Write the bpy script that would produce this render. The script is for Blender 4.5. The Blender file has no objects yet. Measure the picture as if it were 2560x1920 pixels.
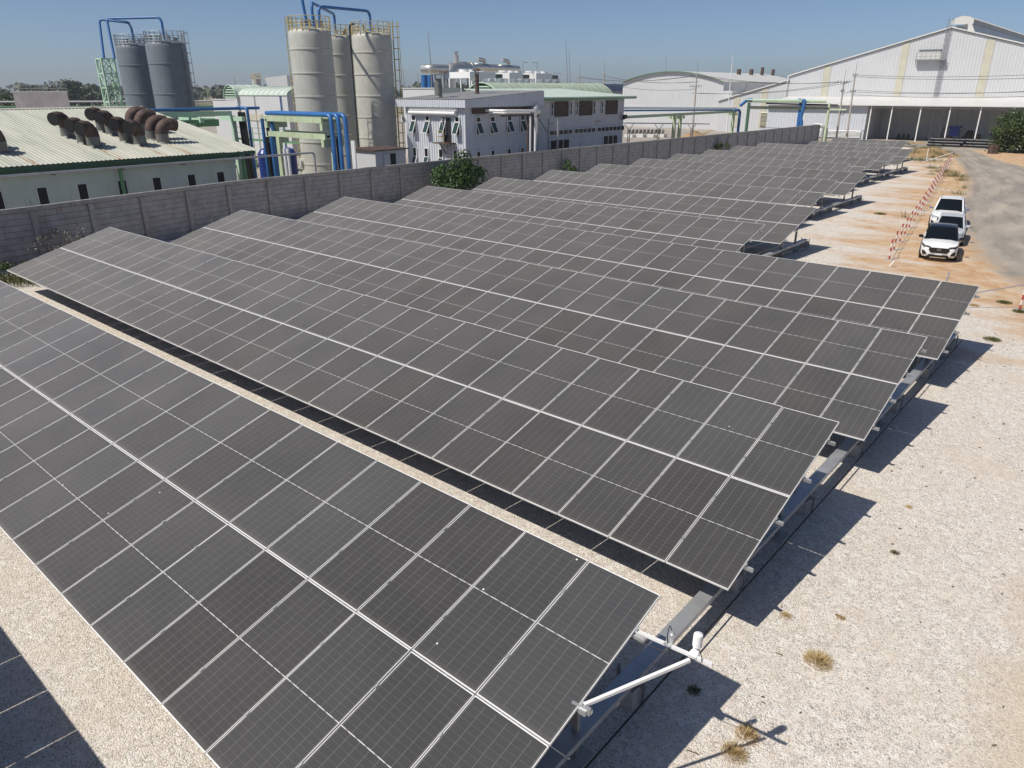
import bpy, bmesh, math, random
from mathutils import Vector, Matrix
rad = math.radians
random.seed(7)
SC = bpy.context.scene
COL = SC.collection
# ---------------------------------------------------------------- camera
# Grid frame: x runs along the panel rows (to the right), y across them (away), z up, ground z = 0.
H = 8.544
F_PX, PX_W, PX_H = 1809.9, 2560.0, 1920.0
FWD = Vector((-0.60494, 0.70158, -0.37655)).normalized()
RT = Vector((0.75734, 0.65302, 0.0))
_r = -0.0029
UP0 = RT.cross(FWD).normalized()
R2 = (RT * math.cos(_r) + UP0 * math.sin(_r)).normalized()
U2 = (UP0 * math.cos(_r) - RT * math.sin(_r)).normalized()
cd = bpy.data.cameras.new("camera"); cam = bpy.data.objects.new("camera", cd); COL.objects.link(cam)
cd.sensor_width = 36.0; cd.lens = F_PX / PX_W * 36.0; cd.clip_start = 0.1; cd.clip_end = 9000.0
m = Matrix((R2, U2, -FWD)).transposed().to_4x4(); m.translation = Vector((0, 0, H)); cam.matrix_world = m
SC.camera = cam
# ---------------------------------------------------------------- light
SUN_E = rad(52.7)
LD = Vector((0.276, 0.711, -1.0)).normalized()          # the way the sunlight travels
w = bpy.data.worlds.new("World"); SC.world = w; w.use_nodes = True
nt = w.node_tree; bg = nt.nodes["Background"]
sky = nt.nodes.new("ShaderNodeTexSky"); sky.sky_type = 'NISHITA'; sky.sun_disc = False
sky.sun_elevation = SUN_E; sky.sun_rotation = math.atan2(-LD.x, -LD.y)
sky.altitude = 0; sky.air_density = 0.58; sky.dust_density = 0.8; sky.ozone_density = 3.6
nt.links.new(sky.outputs[0], bg.inputs[0]); bg.inputs[1].default_value = 0.094
sd = bpy.data.lights.new("sun", 'SUN'); sd.energy = 4.4; sd.angle = rad(0.53); sd.color = (1.0, 0.945, 0.855)
sun = bpy.data.objects.new("sun", sd); COL.objects.link(sun); sun.location = (-20, -40, 60)
sun.rotation_euler = LD.to_track_quat('-Z', 'Y').to_euler()
SC.view_settings.view_transform = 'Standard'; SC.view_settings.look = 'None'
SC.view_settings.exposure = 0.0; SC.view_settings.gamma = 1.0
SC.cycles.max_bounces = 5; SC.cycles.caustics_reflective = False; SC.cycles.caustics_refractive = False
# ---------------------------------------------------------------- survey: a photo pixel (2560 x 1920) to a metre position
def ray(x, y): return FWD + R2 * ((x - PX_W / 2) / F_PX) + U2 * ((PX_H / 2 - y) / F_PX)
C0 = Vector((0, 0, H))
def gz(x, y, z=0.0): v = ray(x, y); return C0 + v * ((z - H) / v.z)
def gx(x, y, X): v = ray(x, y); return C0 + v * (X / v.x)
def gy(x, y, Y): v = ray(x, y); return C0 + v * (Y / v.y)
ZK = 0.28933
def b1(x, y): return x * ZK, y * ZK
def b2(x, y): return 600 + x * ZK, y * ZK
def b3(x, y): return 960 + x * ZK, 80 + y * ZK
def b4(x, y): return 1500 + x * ZK, y * ZK
def b5(x, y): return 1920 + x * ZK, y * ZK
def b7(x, y): return 1920 + x * ZK, 320 + y * ZK
# ---------------------------------------------------------------- materials
def _new(name):
    mt = bpy.data.materials.new(name); mt.use_nodes = True
    n = mt.node_tree.nodes; l = mt.node_tree.links
    return mt, n, l, n["Principled BSDF"]
def _pos(n):
    g = n.new("ShaderNodeNewGeometry"); return g.outputs["Position"]
def _noise(n, l, vec, scale, detail=4, rough=0.55):
    t = n.new("ShaderNodeTexNoise"); t.inputs["Scale"].default_value = scale
    t.inputs["Detail"].default_value = detail; t.inputs["Roughness"].default_value = rough
    if vec is not None: l.new(vec, t.inputs["Vector"])
    return t.outputs["Fac"]
def _ramp(n, l, fac, stops):
    r = n.new("ShaderNodeValToRGB"); e = r.color_ramp.elements
    while len(e) < len(stops): e.new(0.5)
    for k, (p, c) in enumerate(stops): e[k].position = p; e[k].color = (*c, 1) if len(c) == 3 else c
    l.new(fac, r.inputs[0]); return r.outputs["Color"]
def _mix(n, l, fac, a, b, mode='MIX'):
    x = n.new("ShaderNodeMix"); x.data_type = 'RGBA'; x.blend_type = mode
    for s, v in ((0, fac), (6, a), (7, b)):
        if hasattr(v, "is_output"): l.new(v, x.inputs[s])
        elif s == 0: x.inputs[0].default_value = v
        else: x.inputs[s].default_value = (*v, 1)
    return x.outputs[2]
def _math(n, l, op, a, b=None, c=None):
    x = n.new("ShaderNodeMath"); x.operation = op
    for i, v in enumerate((a, b, c)):
        if v is None: continue
        if hasattr(v, "is_output"): l.new(v, x.inputs[i])
        else: x.inputs[i].default_value = v
    return x.outputs[0]
def _scale(n, l, vec, s):
    x = n.new("ShaderNodeVectorMath"); x.operation = 'MULTIPLY'; l.new(vec, x.inputs[0]); x.inputs[1].default_value = s
    return x.outputs[0]
def _bump(n, l, p, height, strength, dist):
    b = n.new("ShaderNodeBump"); b.inputs["Strength"].default_value = strength; b.inputs["Distance"].default_value = dist
    l.new(height, b.inputs["Height"]); l.new(b.outputs[0], p.inputs["Normal"])
def mat(name, col, rough=0.6, metal=0.0, var=0.18, scale=1.5, bump=0.0, streak=None, streak_amt=0.35, spec=0.5):
    """plain painted / mineral / metal surface with uneven tone and, if asked, vertical stain streaks"""
    mt, n, l, p = _new(name); pos = _pos(n)
    f = _noise(n, l, pos, scale, 5, 0.6)
    c = _ramp(n, l, f, [(0.25, tuple(x * (1 - var) for x in col)), (0.75, tuple(min(1, x * (1 + var * 0.6)) for x in col))])
    if streak:
        s = _noise(n, l, _scale(n, l, pos, (1.6, 1.6, 0.18)), 2.2, 5, 0.65)
        k = _math(n, l, 'MULTIPLY', _math(n, l, 'SMOOTH_MIN', _math(n, l, 'MAXIMUM', _math(n, l, 'MULTIPLY', _math(n, l, 'SUBTRACT', s, 0.52), 5.0), 0.0), 1.0, 0.1), streak_amt)
        c = _mix(n, l, k, c, streak)
    l.new(c, p.inputs["Base Color"]); p.inputs["Roughness"].default_value = rough; p.inputs["Metallic"].default_value = metal
    p.inputs["Specular IOR Level"].default_value = spec
    if bump: _bump(n, l, p, _noise(n, l, pos, scale * 9, 4), 0.5, bump)
    return mt
def glass(name, col=(0.012, 0.015, 0.018), rough=0.06):
    mt, n, l, p = _new(name); p.inputs["Base Color"].default_value = (*col, 1); p.inputs["Roughness"].default_value = rough
    f = _noise(n, l, _pos(n), 0.8, 2); r = _math(n, l, 'MULTIPLY_ADD', f, 0.12, rough); l.new(r, p.inputs["Roughness"])
    return mt
def leafmat(name, a, b, c):
    mt, n, l, p = _new(name); pos = _pos(n)
    f = _noise(n, l, pos, 1.1, 3); g = _noise(n, l, pos, 9.0, 2)
    l.new(_mix(n, l, g, _ramp(n, l, f, [(0.3, a), (0.5, b), (0.72, c)]), b), p.inputs["Base Color"])
    p.inputs["Roughness"].default_value = 0.5; p.inputs["Specular IOR Level"].default_value = 0.35
    p.inputs["Transmission Weight"].default_value = 0.0
    return mt
def gravel_mat():
    mt, n, l, p = _new("gravel"); pos = _pos(n)
    v = n.new("ShaderNodeTexVoronoi"); v.inputs["Scale"].default_value = 44.0; v.inputs["Randomness"].default_value = 1.0
    l.new(pos, v.inputs["Vector"])
    sep = n.new("ShaderNodeSeparateColor"); l.new(v.outputs["Color"], sep.inputs[0])
    v2 = n.new("ShaderNodeTexVoronoi"); v2.inputs["Scale"].default_value = 9.0; l.new(pos, v2.inputs["Vector"])
    sep2 = n.new("ShaderNodeSeparateColor"); l.new(v2.outputs["Color"], sep2.inputs[0])
    stone = _ramp(n, l, sep.outputs[0], [(0.0, (0.34, 0.32, 0.30)), (0.12, (0.58, 0.54, 0.48)), (0.34, (0.80, 0.74, 0.65)), (0.72, (0.90, 0.84, 0.76)), (1.0, (0.90, 0.88, 0.85))])
    c = _mix(n, l, _math(n, l, 'MULTIPLY', sep2.outputs[1], 0.35), stone, (0.64, 0.52, 0.41))
    ve = n.new("ShaderNodeTexVoronoi"); ve.feature = 'DISTANCE_TO_EDGE'; ve.inputs["Scale"].default_value = 30.0; l.new(pos, ve.inputs["Vector"])
    gap = _math(n, l, 'MULTIPLY', _math(n, l, 'MAXIMUM', _math(n, l, 'SUBTRACT', 1.0, _math(n, l, 'MULTIPLY', ve.outputs["Distance"], 9.0)), 0.0), _math(n, l, 'MULTIPLY', sep2.outputs[2], 0.85))
    c = _mix(n, l, gap, c, (0.27, 0.245, 0.22))  # dark rims paint in the shade between the stones
    big = _noise(n, l, pos, 0.35, 5, 0.65)
    c = _mix(n, l, _math(n, l, 'MULTIPLY', _math(n, l, 'SMOOTH_MIN', _math(n, l, 'MAXIMUM', _math(n, l, 'MULTIPLY', _math(n, l, 'SUBTRACT', big, 0.5), 5.0), 0.0), 1.0, 0.1), 0.45), c, (0.70, 0.58, 0.45))
    # bare orange earth: a band along the striped posts and by the road, broken up by noise
    xyz = n.new("ShaderNodeSeparateXYZ"); l.new(pos, xyz.inputs[0])
    # signed distance east of the line x = -9.9 - 0.155 (y - 43)
    d = _math(n, l, 'ADD', xyz.outputs[0], _math(n, l, 'MULTIPLY_ADD', xyz.outputs[1], 0.155, 3.2))
    edge = _noise(n, l, _scale(n, l, pos, (0.45, 1.0, 1.0)), 0.33, 6, 0.68)
    s = _math(n, l, 'ADD', _math(n, l, 'MULTIPLY', d, 0.085), _math(n, l, 'MULTIPLY', _math(n, l, 'SUBTRACT', edge, 0.5), 2.6))
    # only beyond y = 30
    s = _math(n, l, 'ADD', s, _math(n, l, 'MINIMUM', _math(n, l, 'MULTIPLY', _math(n, l, 'SUBTRACT', xyz.outputs[1], 38.0), 0.05), 0.35))
    s = _math(n, l, 'MINIMUM', _math(n, l, 'MAXIMUM', _math(n, l, 'MULTIPLY_ADD', s, 1.9, 0.12), 0.0), 0.92)
    en = _noise(n, l, pos, 1.3, 5, 0.6)
    earth = _ramp(n, l, en, [(0.3, (0.50, 0.27, 0.12)), (0.5, (0.60, 0.39, 0.22)), (0.7, (0.66, 0.52, 0.36))])
    c = _mix(n, l, s, c, earth)
    # sandier, paler to the right of the foreground
    s2 = _math(n, l, 'MULTIPLY', _math(n, l, 'ADD', xyz.outputs[0], 0.4), 0.5)
    s2 = _math(n, l, 'ADD', s2, _math(n, l, 'MULTIPLY', _math(n, l, 'SUBTRACT', edge, 0.5), 1.5))
    s2 = _math(n, l, 'MINIMUM', _math(n, l, 'MAXIMUM', s2, 0.0), 0.55)
    c = _mix(n, l, s2, c, (0.60, 0.45, 0.29))
    l.new(c, p.inputs["Base Color"]); p.inputs["Roughness"].default_value = 0.9; p.inputs["Specular IOR Level"].default_value = 0.2
    h = _math(n, l, 'ADD', _math(n, l, 'MULTIPLY', v.outputs["Distance"], -1.0), _math(n, l, 'MULTIPLY', sep.outputs[1], 0.6))
    _bump(n, l, p, h, 0.8, 0.018)
    return mt
def road_mat():
    mt, n, l, p = _new("dusty_road"); pos = _pos(n)
    f = _noise(n, l, _scale(n, l, pos, (1.0, 0.25, 1)), 0.5, 6, 0.62)
    c = _ramp(n, l, f, [(0.3, (0.27, 0.235, 0.195)), (0.5, (0.35, 0.31, 0.26)), (0.68, (0.45, 0.39, 0.32))])
    a = n.new("ShaderNodeAttribute"); a.attribute_name = "edge"
    e = _noise(n, l, pos, 0.8, 5, 0.65)
    k = _math(n, l, 'MINIMUM', _math(n, l, 'MAXIMUM', _math(n, l, 'MULTIPLY', _math(n, l, 'SUBTRACT', _math(n, l, 'ADD', a.outputs["Fac"], _math(n, l, 'MULTIPLY', e, 0.9)), 0.6), 2.2), 0.0), 1.0)
    c = _mix(n, l, k, _ramp(n, l, e, [(0.35, (0.47, 0.27, 0.13)), (0.6, (0.60, 0.46, 0.32))]), c)
    tr = n.new("ShaderNodeAttribute"); tr.attribute_name = "track"
    tn = _noise(n, l, _scale(n, l, tr.outputs["Vector"], (9.0, 16.0, 1.0)), 1.0, 5, 0.6)
    tk = _math(n, l, 'MINIMUM', _math(n, l, 'MAXIMUM', _math(n, l, 'MULTIPLY', _math(n, l, 'SUBTRACT', tn, 0.47), 4.0), 0.0), 0.75)
    c = _mix(n, l, _math(n, l, 'MULTIPLY', tk, k), c, (0.20, 0.18, 0.16))
    l.new(c, p.inputs["Base Color"]); p.inputs["Roughness"].default_value = 0.9
    _bump(n, l, p, _noise(n, l, pos, 12, 4), 0.5, 0.01)
    return mt
PW, PL = 1.134, 2.4315                     # one panel
def cell_mat():
    mt, n, l, p = _new("solar_cells")
    tc = n.new("ShaderNodeTexCoord"); xyz = n.new("ShaderNodeSeparateXYZ"); l.new(tc.outputs["Object"], xyz.inputs[0])
    oi = n.new("ShaderNodeObjectInfo")
    def line(co, pitch, half, off=0.0):
        f = _math(n, l, 'FRACT', _math(n, l, 'DIVIDE', _math(n, l, 'ADD', co, off), pitch))
        f = _math(n, l, 'ABSOLUTE', _math(n, l, 'SUBTRACT', f, 0.5))
        return _math(n, l, 'GREATER_THAN', f, 0.5 - half / pitch)
    X, Y = xyz.outputs[0], xyz.outputs[1]
    cw = (PW - 0.05) / 6; ch = (PL - 0.07) / 26
    lx = line(X, cw, 0.0022, -0.025); ly = line(Y, ch, 0.0014, -0.035)
    mid = _math(n, l, 'LESS_THAN', _math(n, l, 'ABSOLUTE', _math(n, l, 'SUBTRACT', Y, PL / 2)), 0.006)
    dash = _math(n, l, 'LESS_THAN', _math(n, l, 'FRACT', _math(n, l, 'DIVIDE', _math(n, l, 'ADD', X, 0.03), cw)), 0.72)
    mid = _math(n, l, 'MULTIPLY', mid, _math(n, l, 'MULTIPLY_ADD', dash, 0.6, 0.4))
    # cells stop short of the panel's two ends
    inner = _math(n, l, 'LESS_THAN', _math(n, l, 'ABSOLUTE', _math(n, l, 'SUBTRACT', Y, PL / 2)), PL / 2 - 0.05)
    grid = _math(n, l, 'MAXIMUM', _math(n, l, 'MULTIPLY', lx, 0.85), _math(n, l, 'MULTIPLY', ly, 0.45))
    grid = _math(n, l, 'MULTIPLY', grid, inner)
    tone = _math(n, l, 'MULTIPLY_ADD', oi.outputs["Random"], 0.8, 0.6)
    base = _mix(n, l, 1.0, (0.026, 0.028, 0.032), tone, 'MULTIPLY')
    c = _mix(n, l, grid, base, (0.22, 0.22, 0.225))
    c = _mix(n, l, mid, c, (0.62, 0.62, 0.62))
    # dust film, thicker towards the low frame edge where rain leaves it
    pos = _pos(n)
    dn = _noise(n, l, pos, 0.55, 5, 0.6); dn2 = _noise(n, l, pos, 5.0, 4, 0.6)
    low = _math(n, l, 'MAXIMUM', _math(n, l, 'SUBTRACT', 1.0, _math(n, l, 'DIVIDE', Y, 0.10)), 0.0)
    d = _math(n, l, 'ADD', _math(n, l, 'MULTIPLY_ADD', dn, 0.14, 0.0), _math(n, l, 'MULTIPLY', dn2, 0.05))
    d = _math(n, l, 'ADD', d, _math(n, l, 'MULTIPLY', low, 0.22))
    gm = n.new("ShaderNodeNewGeometry"); dt = n.new("ShaderNodeVectorMath"); dt.operation = 'DOT_PRODUCT'
    l.new(gm.outputs["Incoming"], dt.inputs[0]); l.new(gm.outputs["Normal"], dt.inputs[1])
    cs_ = _math(n, l, 'MAXIMUM', _math(n, l, 'ABSOLUTE', dt.outputs["Value"]), 0.08)
    # dust film's pale sheen at a slant painted into the colour, stronger than optical depth
    tau = _math(n, l, 'DIVIDE', _math(n, l, 'MULTIPLY_ADD', d, 0.42, 0.022), _math(n, l, 'POWER', cs_, 1.4))
    d = _math(n, l, 'SUBTRACT', 1.0, _math(n, l, 'EXPONENT', _math(n, l, 'MULTIPLY', tau, -1.0)))
    c = _mix(n, l, d, c, (0.435, 0.40, 0.35))
    # bird droppings
    vo = n.new("ShaderNodeTexVoronoi"); vo.inputs["Scale"].default_value = 1.25; l.new(pos, vo.inputs["Vector"])
    c = _mix(n, l, _math(n, l, 'LESS_THAN', vo.outputs["Distance"], 0.019), c, (0.75, 0.73, 0.68))
    l.new(c, p.inputs["Base Color"])
    p.inputs["Roughness"].default_value = 0.34; p.inputs["IOR"].default_value = 1.38
    p.inputs["Specular IOR Level"].default_value = 0.45
    p.inputs["Sheen Weight"].default_value = 0.1; p.inputs["Sheen Roughness"].default_value = 0.6
    p.inputs["Sheen Tint"].default_value = (1.0, 0.88, 0.78, 1)
    return mt
def wall_mat():
    mt, n, l, p = _new("concrete_planks"); pos = _pos(n)
    xyz = n.new("ShaderNodeSeparateXYZ"); l.new(pos, xyz.inputs[0])
    row = _math(n, l, 'DIVIDE', xyz.outputs[2], 0.305)
    fr = _math(n, l, 'ABSOLUTE', _math(n, l, 'SUBTRACT', _math(n, l, 'FRACT', row), 0.5))
    joint = _math(n, l, 'GREATER_THAN', fr, 0.462)
    fl = _math(n, l, 'FLOOR', row)
    cmb = n.new("ShaderNodeCombineXYZ"); l.new(_math(n, l, 'MULTIPLY', fl, 7.3), cmb.inputs[2]); l.new(_math(n, l, 'FLOOR', _math(n, l, 'DIVIDE', xyz.outputs[1], 3.05)), cmb.inputs[1])
    wn = n.new("ShaderNodeTexWhiteNoise"); l.new(cmb.outputs[0], wn.inputs["Vector"])
    f = _noise(n, l, pos, 1.7, 6, 0.65)
    c = _ramp(n, l, f, [(0.3, (0.19, 0.19, 0.20)), (0.7, (0.35, 0.35, 0.36))])
    c = _mix(n, l, _math(n, l, 'MULTIPLY', wn.outputs["Value"], 0.3), c, (0.33, 0.31, 0.30))
    st = _noise(n, l, _scale(n, l, pos, (2.0, 4.5, 0.7)), 1.3, 3, 0.5)
    k = _math(n, l, 'MINIMUM', _math(n, l, 'MAXIMUM', _math(n, l, 'MULTIPLY', _math(n, l, 'SUBTRACT', st, 0.655), 14.0), 0.0), 0.8)
    c = _mix(n, l, k, c, (0.22, 0.12, 0.06))
    c = _mix(n, l, _math(n, l, 'MULTIPLY', joint, 0.85), c, (0.06, 0.06, 0.06))
    l.new(c, p.inputs["Base Color"]); p.inputs["Roughness"].default_value = 0.9
    _bump(n, l, p, _noise(n, l, pos, 14, 4), 0.4, 0.02)
    return mt
def roof_mat():
    """pale corrugated sheet, rust runs downhill from the exhaust ducts and odd sheets dirtier than others"""
    mt, n, l, p = _new("pale_corrugated_roof"); pos = _pos(n)
    f = _noise(n, l, _scale(n, l, pos, (0.12, 1.0, 0.1)), 1.4, 4, 0.6)
    c = _ramp(n, l, f, [(0.3, (0.37, 0.385, 0.325)), (0.5, (0.47, 0.48, 0.405)), (0.7, (0.55, 0.54, 0.46))])
    xyz = n.new("ShaderNodeSeparateXYZ"); l.new(pos, xyz.inputs[0])
    tot = None
    for yy in (15.2, 20.0, 22.75, 24.55):
        b = _math(n, l, 'MAXIMUM', _math(n, l, 'SUBTRACT', 1.0, _math(n, l, 'MULTIPLY', _math(n, l, 'ABSOLUTE', _math(n, l, 'SUBTRACT', xyz.outputs[1], yy)), 2.6)), 0.0)
        tot = b if tot is None else _math(n, l, 'MAXIMUM', tot, b)
    dn = _math(n, l, 'MINIMUM', _math(n, l, 'MAXIMUM', _math(n, l, 'MULTIPLY', _math(n, l, 'ADD', xyz.outputs[0], 58.5), 0.7), 0.0), 1.0)
    g = _noise(n, l, _scale(n, l, pos, (0.35, 3.0, 0.1)), 2.4, 3)
    k = _math(n, l, 'MULTIPLY', _math(n, l, 'MULTIPLY', tot, dn), _math(n, l, 'MINIMUM', _math(n, l, 'MAXIMUM', _math(n, l, 'MULTIPLY', _math(n, l, 'SUBTRACT', g, 0.42), 5.0), 0.0), 1.0))
    c = _mix(n, l, k, c, (0.34, 0.19, 0.08))
    l.new(c, p.inputs["Base Color"]); p.inputs["Roughness"].default_value = 0.55
    return mt
def rw_mat():
    mt, n, l, p = _new("red_white_paint"); tc = n.new("ShaderNodeTexCoord"); xyz = n.new("ShaderNodeSeparateXYZ"); l.new(tc.outputs["Object"], xyz.inputs[0])
    k = _math(n, l, 'LESS_THAN', _math(n, l, 'FRACT', _math(n, l, 'DIVIDE', xyz.outputs[2], 0.44)), 0.5)
    c = _mix(n, l, k, (0.75, 0.73, 0.70), (0.42, 0.025, 0.02))
    c = _mix(n, l, _math(n, l, 'MULTIPLY', _noise(n, l, _pos(n), 6, 4), 0.25), c, (0.45, 0.38, 0.3))
    l.new(c, p.inputs["Base Color"]); p.inputs["Roughness"].default_value = 0.5
    return mt
M = dict(
 gravel=gravel_mat(), road=road_mat(), cells=cell_mat(), wall=wall_mat(), roof=roof_mat(), rw=rw_mat(),
 field=mat("dry_field", (0.24, 0.21, 0.13), 0.95, var=0.4, scale=0.01),
 yard=mat("yard_concrete", (0.38, 0.34, 0.29), 0.9, var=0.35, scale=0.25),
 frame=mat("anodised_frame", (0.82, 0.82, 0.81), 0.5, 0.1, 0.05),
 framed=mat("dimmed_frame", (0.74, 0.73, 0.71), 0.55, 0.1, 0.08),  # same frame metal, long sides coloured dimmer to imitate how light catches them
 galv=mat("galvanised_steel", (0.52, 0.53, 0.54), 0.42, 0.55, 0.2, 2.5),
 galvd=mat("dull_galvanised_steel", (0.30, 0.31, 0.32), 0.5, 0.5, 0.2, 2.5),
 back=mat("panel_backsheet", (0.07, 0.07, 0.075), 0.6),
 white=mat("white_paint", (0.80, 0.80, 0.79), 0.45, var=0.06),
 conc=mat("footing_concrete", (0.45, 0.43, 0.40), 0.9, var=0.2, scale=3, bump=0.01),
 wallpost=mat("post_concrete", (0.30, 0.295, 0.29), 0.92, var=0.3, scale=2.5, bump=0.02, streak=(0.16, 0.15, 0.14), streak_amt=0.5),
 pale=mat("pale_green_render", (0.60, 0.66, 0.58), 0.8, var=0.1, scale=0.8, streak=(0.40, 0.40, 0.33), streak_amt=0.25),
 dkgreen=mat("dark_green_paint", (0.05, 0.13, 0.07), 0.5, var=0.25, scale=2),
 green=mat("green_paint", (0.13, 0.30, 0.14), 0.5, var=0.2, scale=2),
 palegreen=mat("pale_green_steel", (0.50, 0.60, 0.40), 0.55, var=0.12, scale=2, streak=(0.38, 0.20, 0.09), streak_amt=0.5),
 lattice=mat("mint_steel", (0.47, 0.66, 0.50), 0.55, var=0.12, scale=2),
 blue=mat("blue_pipe_paint", (0.035, 0.15, 0.40), 0.4, var=0.2, scale=1.5),
 bluetank=mat("blue_plastic", (0.02, 0.045, 0.22), 0.35, var=0.15, scale=1.5),
 black=mat("black_rubber", (0.012, 0.012, 0.013), 0.55, var=0.2),
 dark=mat("dark_opening", (0.015, 0.015, 0.016), 0.7),
 greytank=mat("grey_tank_laminate", (0.165, 0.195, 0.225), 0.5, var=0.14, scale=1.2, streak=(0.22, 0.25, 0.28), streak_amt=0.5),
 beigetank=mat("beige_tank_laminate", (0.50, 0.50, 0.45), 0.5, var=0.14, scale=1.2, streak=(0.38, 0.35, 0.28), streak_amt=0.55),
 yellow=mat("yellow_rail_paint", (0.52, 0.43, 0.20), 0.5, var=0.2, scale=4, streak=(0.33, 0.16, 0.06), streak_amt=0.6),
 greyrail=mat("grey_rail_steel", (0.33, 0.34, 0.35), 0.5, 0.3, 0.2, 3),
 siding=mat("grey_siding", (0.58, 0.61, 0.66), 0.5, var=0.06, scale=0.6, streak=(0.42, 0.43, 0.44), streak_amt=0.3),
 greyroof=mat("grey_metal_roof", (0.34, 0.34, 0.34), 0.55, var=0.2, scale=0.7),
 render=mat("grey_render", (0.55, 0.56, 0.58), 0.8, var=0.1, scale=0.7),
 mint=mat("mint_roof_sheet", (0.55, 0.64, 0.555), 0.5, var=0.12, scale=0.4),
 vault=mat("faded_green_vault", (0.37, 0.45, 0.35), 0.6, var=0.22, scale=0.5, streak=(0.48, 0.5, 0.4), streak_amt=0.5),
 shedwhite=mat("white_cladding", (0.58, 0.59, 0.605), 0.5, var=0.06, scale=0.3, streak=(0.58, 0.57, 0.53), streak_amt=0.35),
 stripe=mat("yellow_translucent_sheet", (0.55, 0.525, 0.42), 0.5, var=0.12, scale=0.8),
 whiteroof=mat("white_roof_sheet", (0.64, 0.635, 0.61), 0.5, var=0.08, scale=0.3),
 steel=mat("silver_insulation_cladding", (0.66, 0.64, 0.60), 0.32, 0.75, 0.18, 1.5),
 rust=mat("rusty_steel", (0.10, 0.062, 0.052), 0.75, 0.2, 0.5, 2.0, streak=(0.22, 0.20, 0.18), streak_amt=0.5),
 rustpipe=mat("grey_galvanised_duct", (0.20, 0.21, 0.20), 0.55, 0.3, 0.3, 2.0, streak=(0.20, 0.11, 0.06), streak_amt=0.7),
 screen=mat("brown_sun_screen", (0.10, 0.075, 0.06), 0.8, var=0.35, scale=3),
 violet=mat("stained_concrete", (0.34, 0.31, 0.32), 0.9, var=0.3, scale=0.6),
 pole=mat("pole_concrete", (0.45, 0.41, 0.36), 0.9, var=0.2, scale=2),
 carwhite=mat("white_car_paint", (0.80, 0.80, 0.80), 0.18, var=0.02),
 carsilver=mat("silver_car_paint", (0.70, 0.71, 0.72), 0.2, 0.3, 0.02),
 carblack=mat("gloss_black_trim", (0.012, 0.012, 0.013), 0.18),
 chrome=mat("chrome", (0.75, 0.75, 0.75), 0.12, 0.95, 0.03),
 tyre=mat("tyre_rubber", (0.015, 0.015, 0.015), 0.85),
 lamp=mat("lamp_lens", (0.45, 0.48, 0.50), 0.1, 0.3, 0.05),
 plate=mat("number_plate_white", (0.75, 0.75, 0.75), 0.4),
 blackpipe=mat("black_hdpe_pipe", (0.02, 0.02, 0.022), 0.4, var=0.3, scale=2),
 bark=mat("bark", (0.16, 0.12, 0.08), 0.95, var=0.3, scale=8),
 earth=mat("dry_earth", (0.36, 0.235, 0.12), 0.95, var=0.3, scale=0.8, bump=0.05),
 tarp=mat("dark_green_tarp", (0.05, 0.11, 0.10), 0.6, var=0.2),
 lumber=mat("lumber", (0.45, 0.33, 0.18), 0.8, var=0.2),
 rope=mat("rope", (0.45, 0.38, 0.30), 0.8),
 wire=mat("power_cable", (0.10, 0.10, 0.11), 0.6),
 glass=glass("window_glass"), cglass=glass("car_glass", (0.006, 0.008, 0.010), 0.04),
 gglass=glass("greenish_glass", (0.03, 0.06, 0.06), 0.1),
 leaf=leafmat("broad_leaves", (0.020, 0.045, 0.012), (0.045, 0.095, 0.022), (0.11, 0.17, 0.04)),
 bush=leafmat("bush_leaves", (0.025, 0.045, 0.012), (0.055, 0.085, 0.022), (0.11, 0.14, 0.04)),
 drybush=leafmat("thistle_leaves", (0.07, 0.07, 0.05), (0.13, 0.13, 0.11), (0.24, 0.24, 0.22)),
 farleaf=leafmat("distant_leaves", (0.055, 0.075, 0.045), (0.085, 0.105, 0.06), (0.12, 0.13, 0.07)),
 grass=leafmat("green_grass", (0.06, 0.08, 0.025), (0.11, 0.125, 0.04), (0.20, 0.18, 0.07)),
 straw=leafmat("dry_grass", (0.40, 0.28, 0.12), (0.54, 0.40, 0.19), (0.66, 0.52, 0.28)),
)
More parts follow.
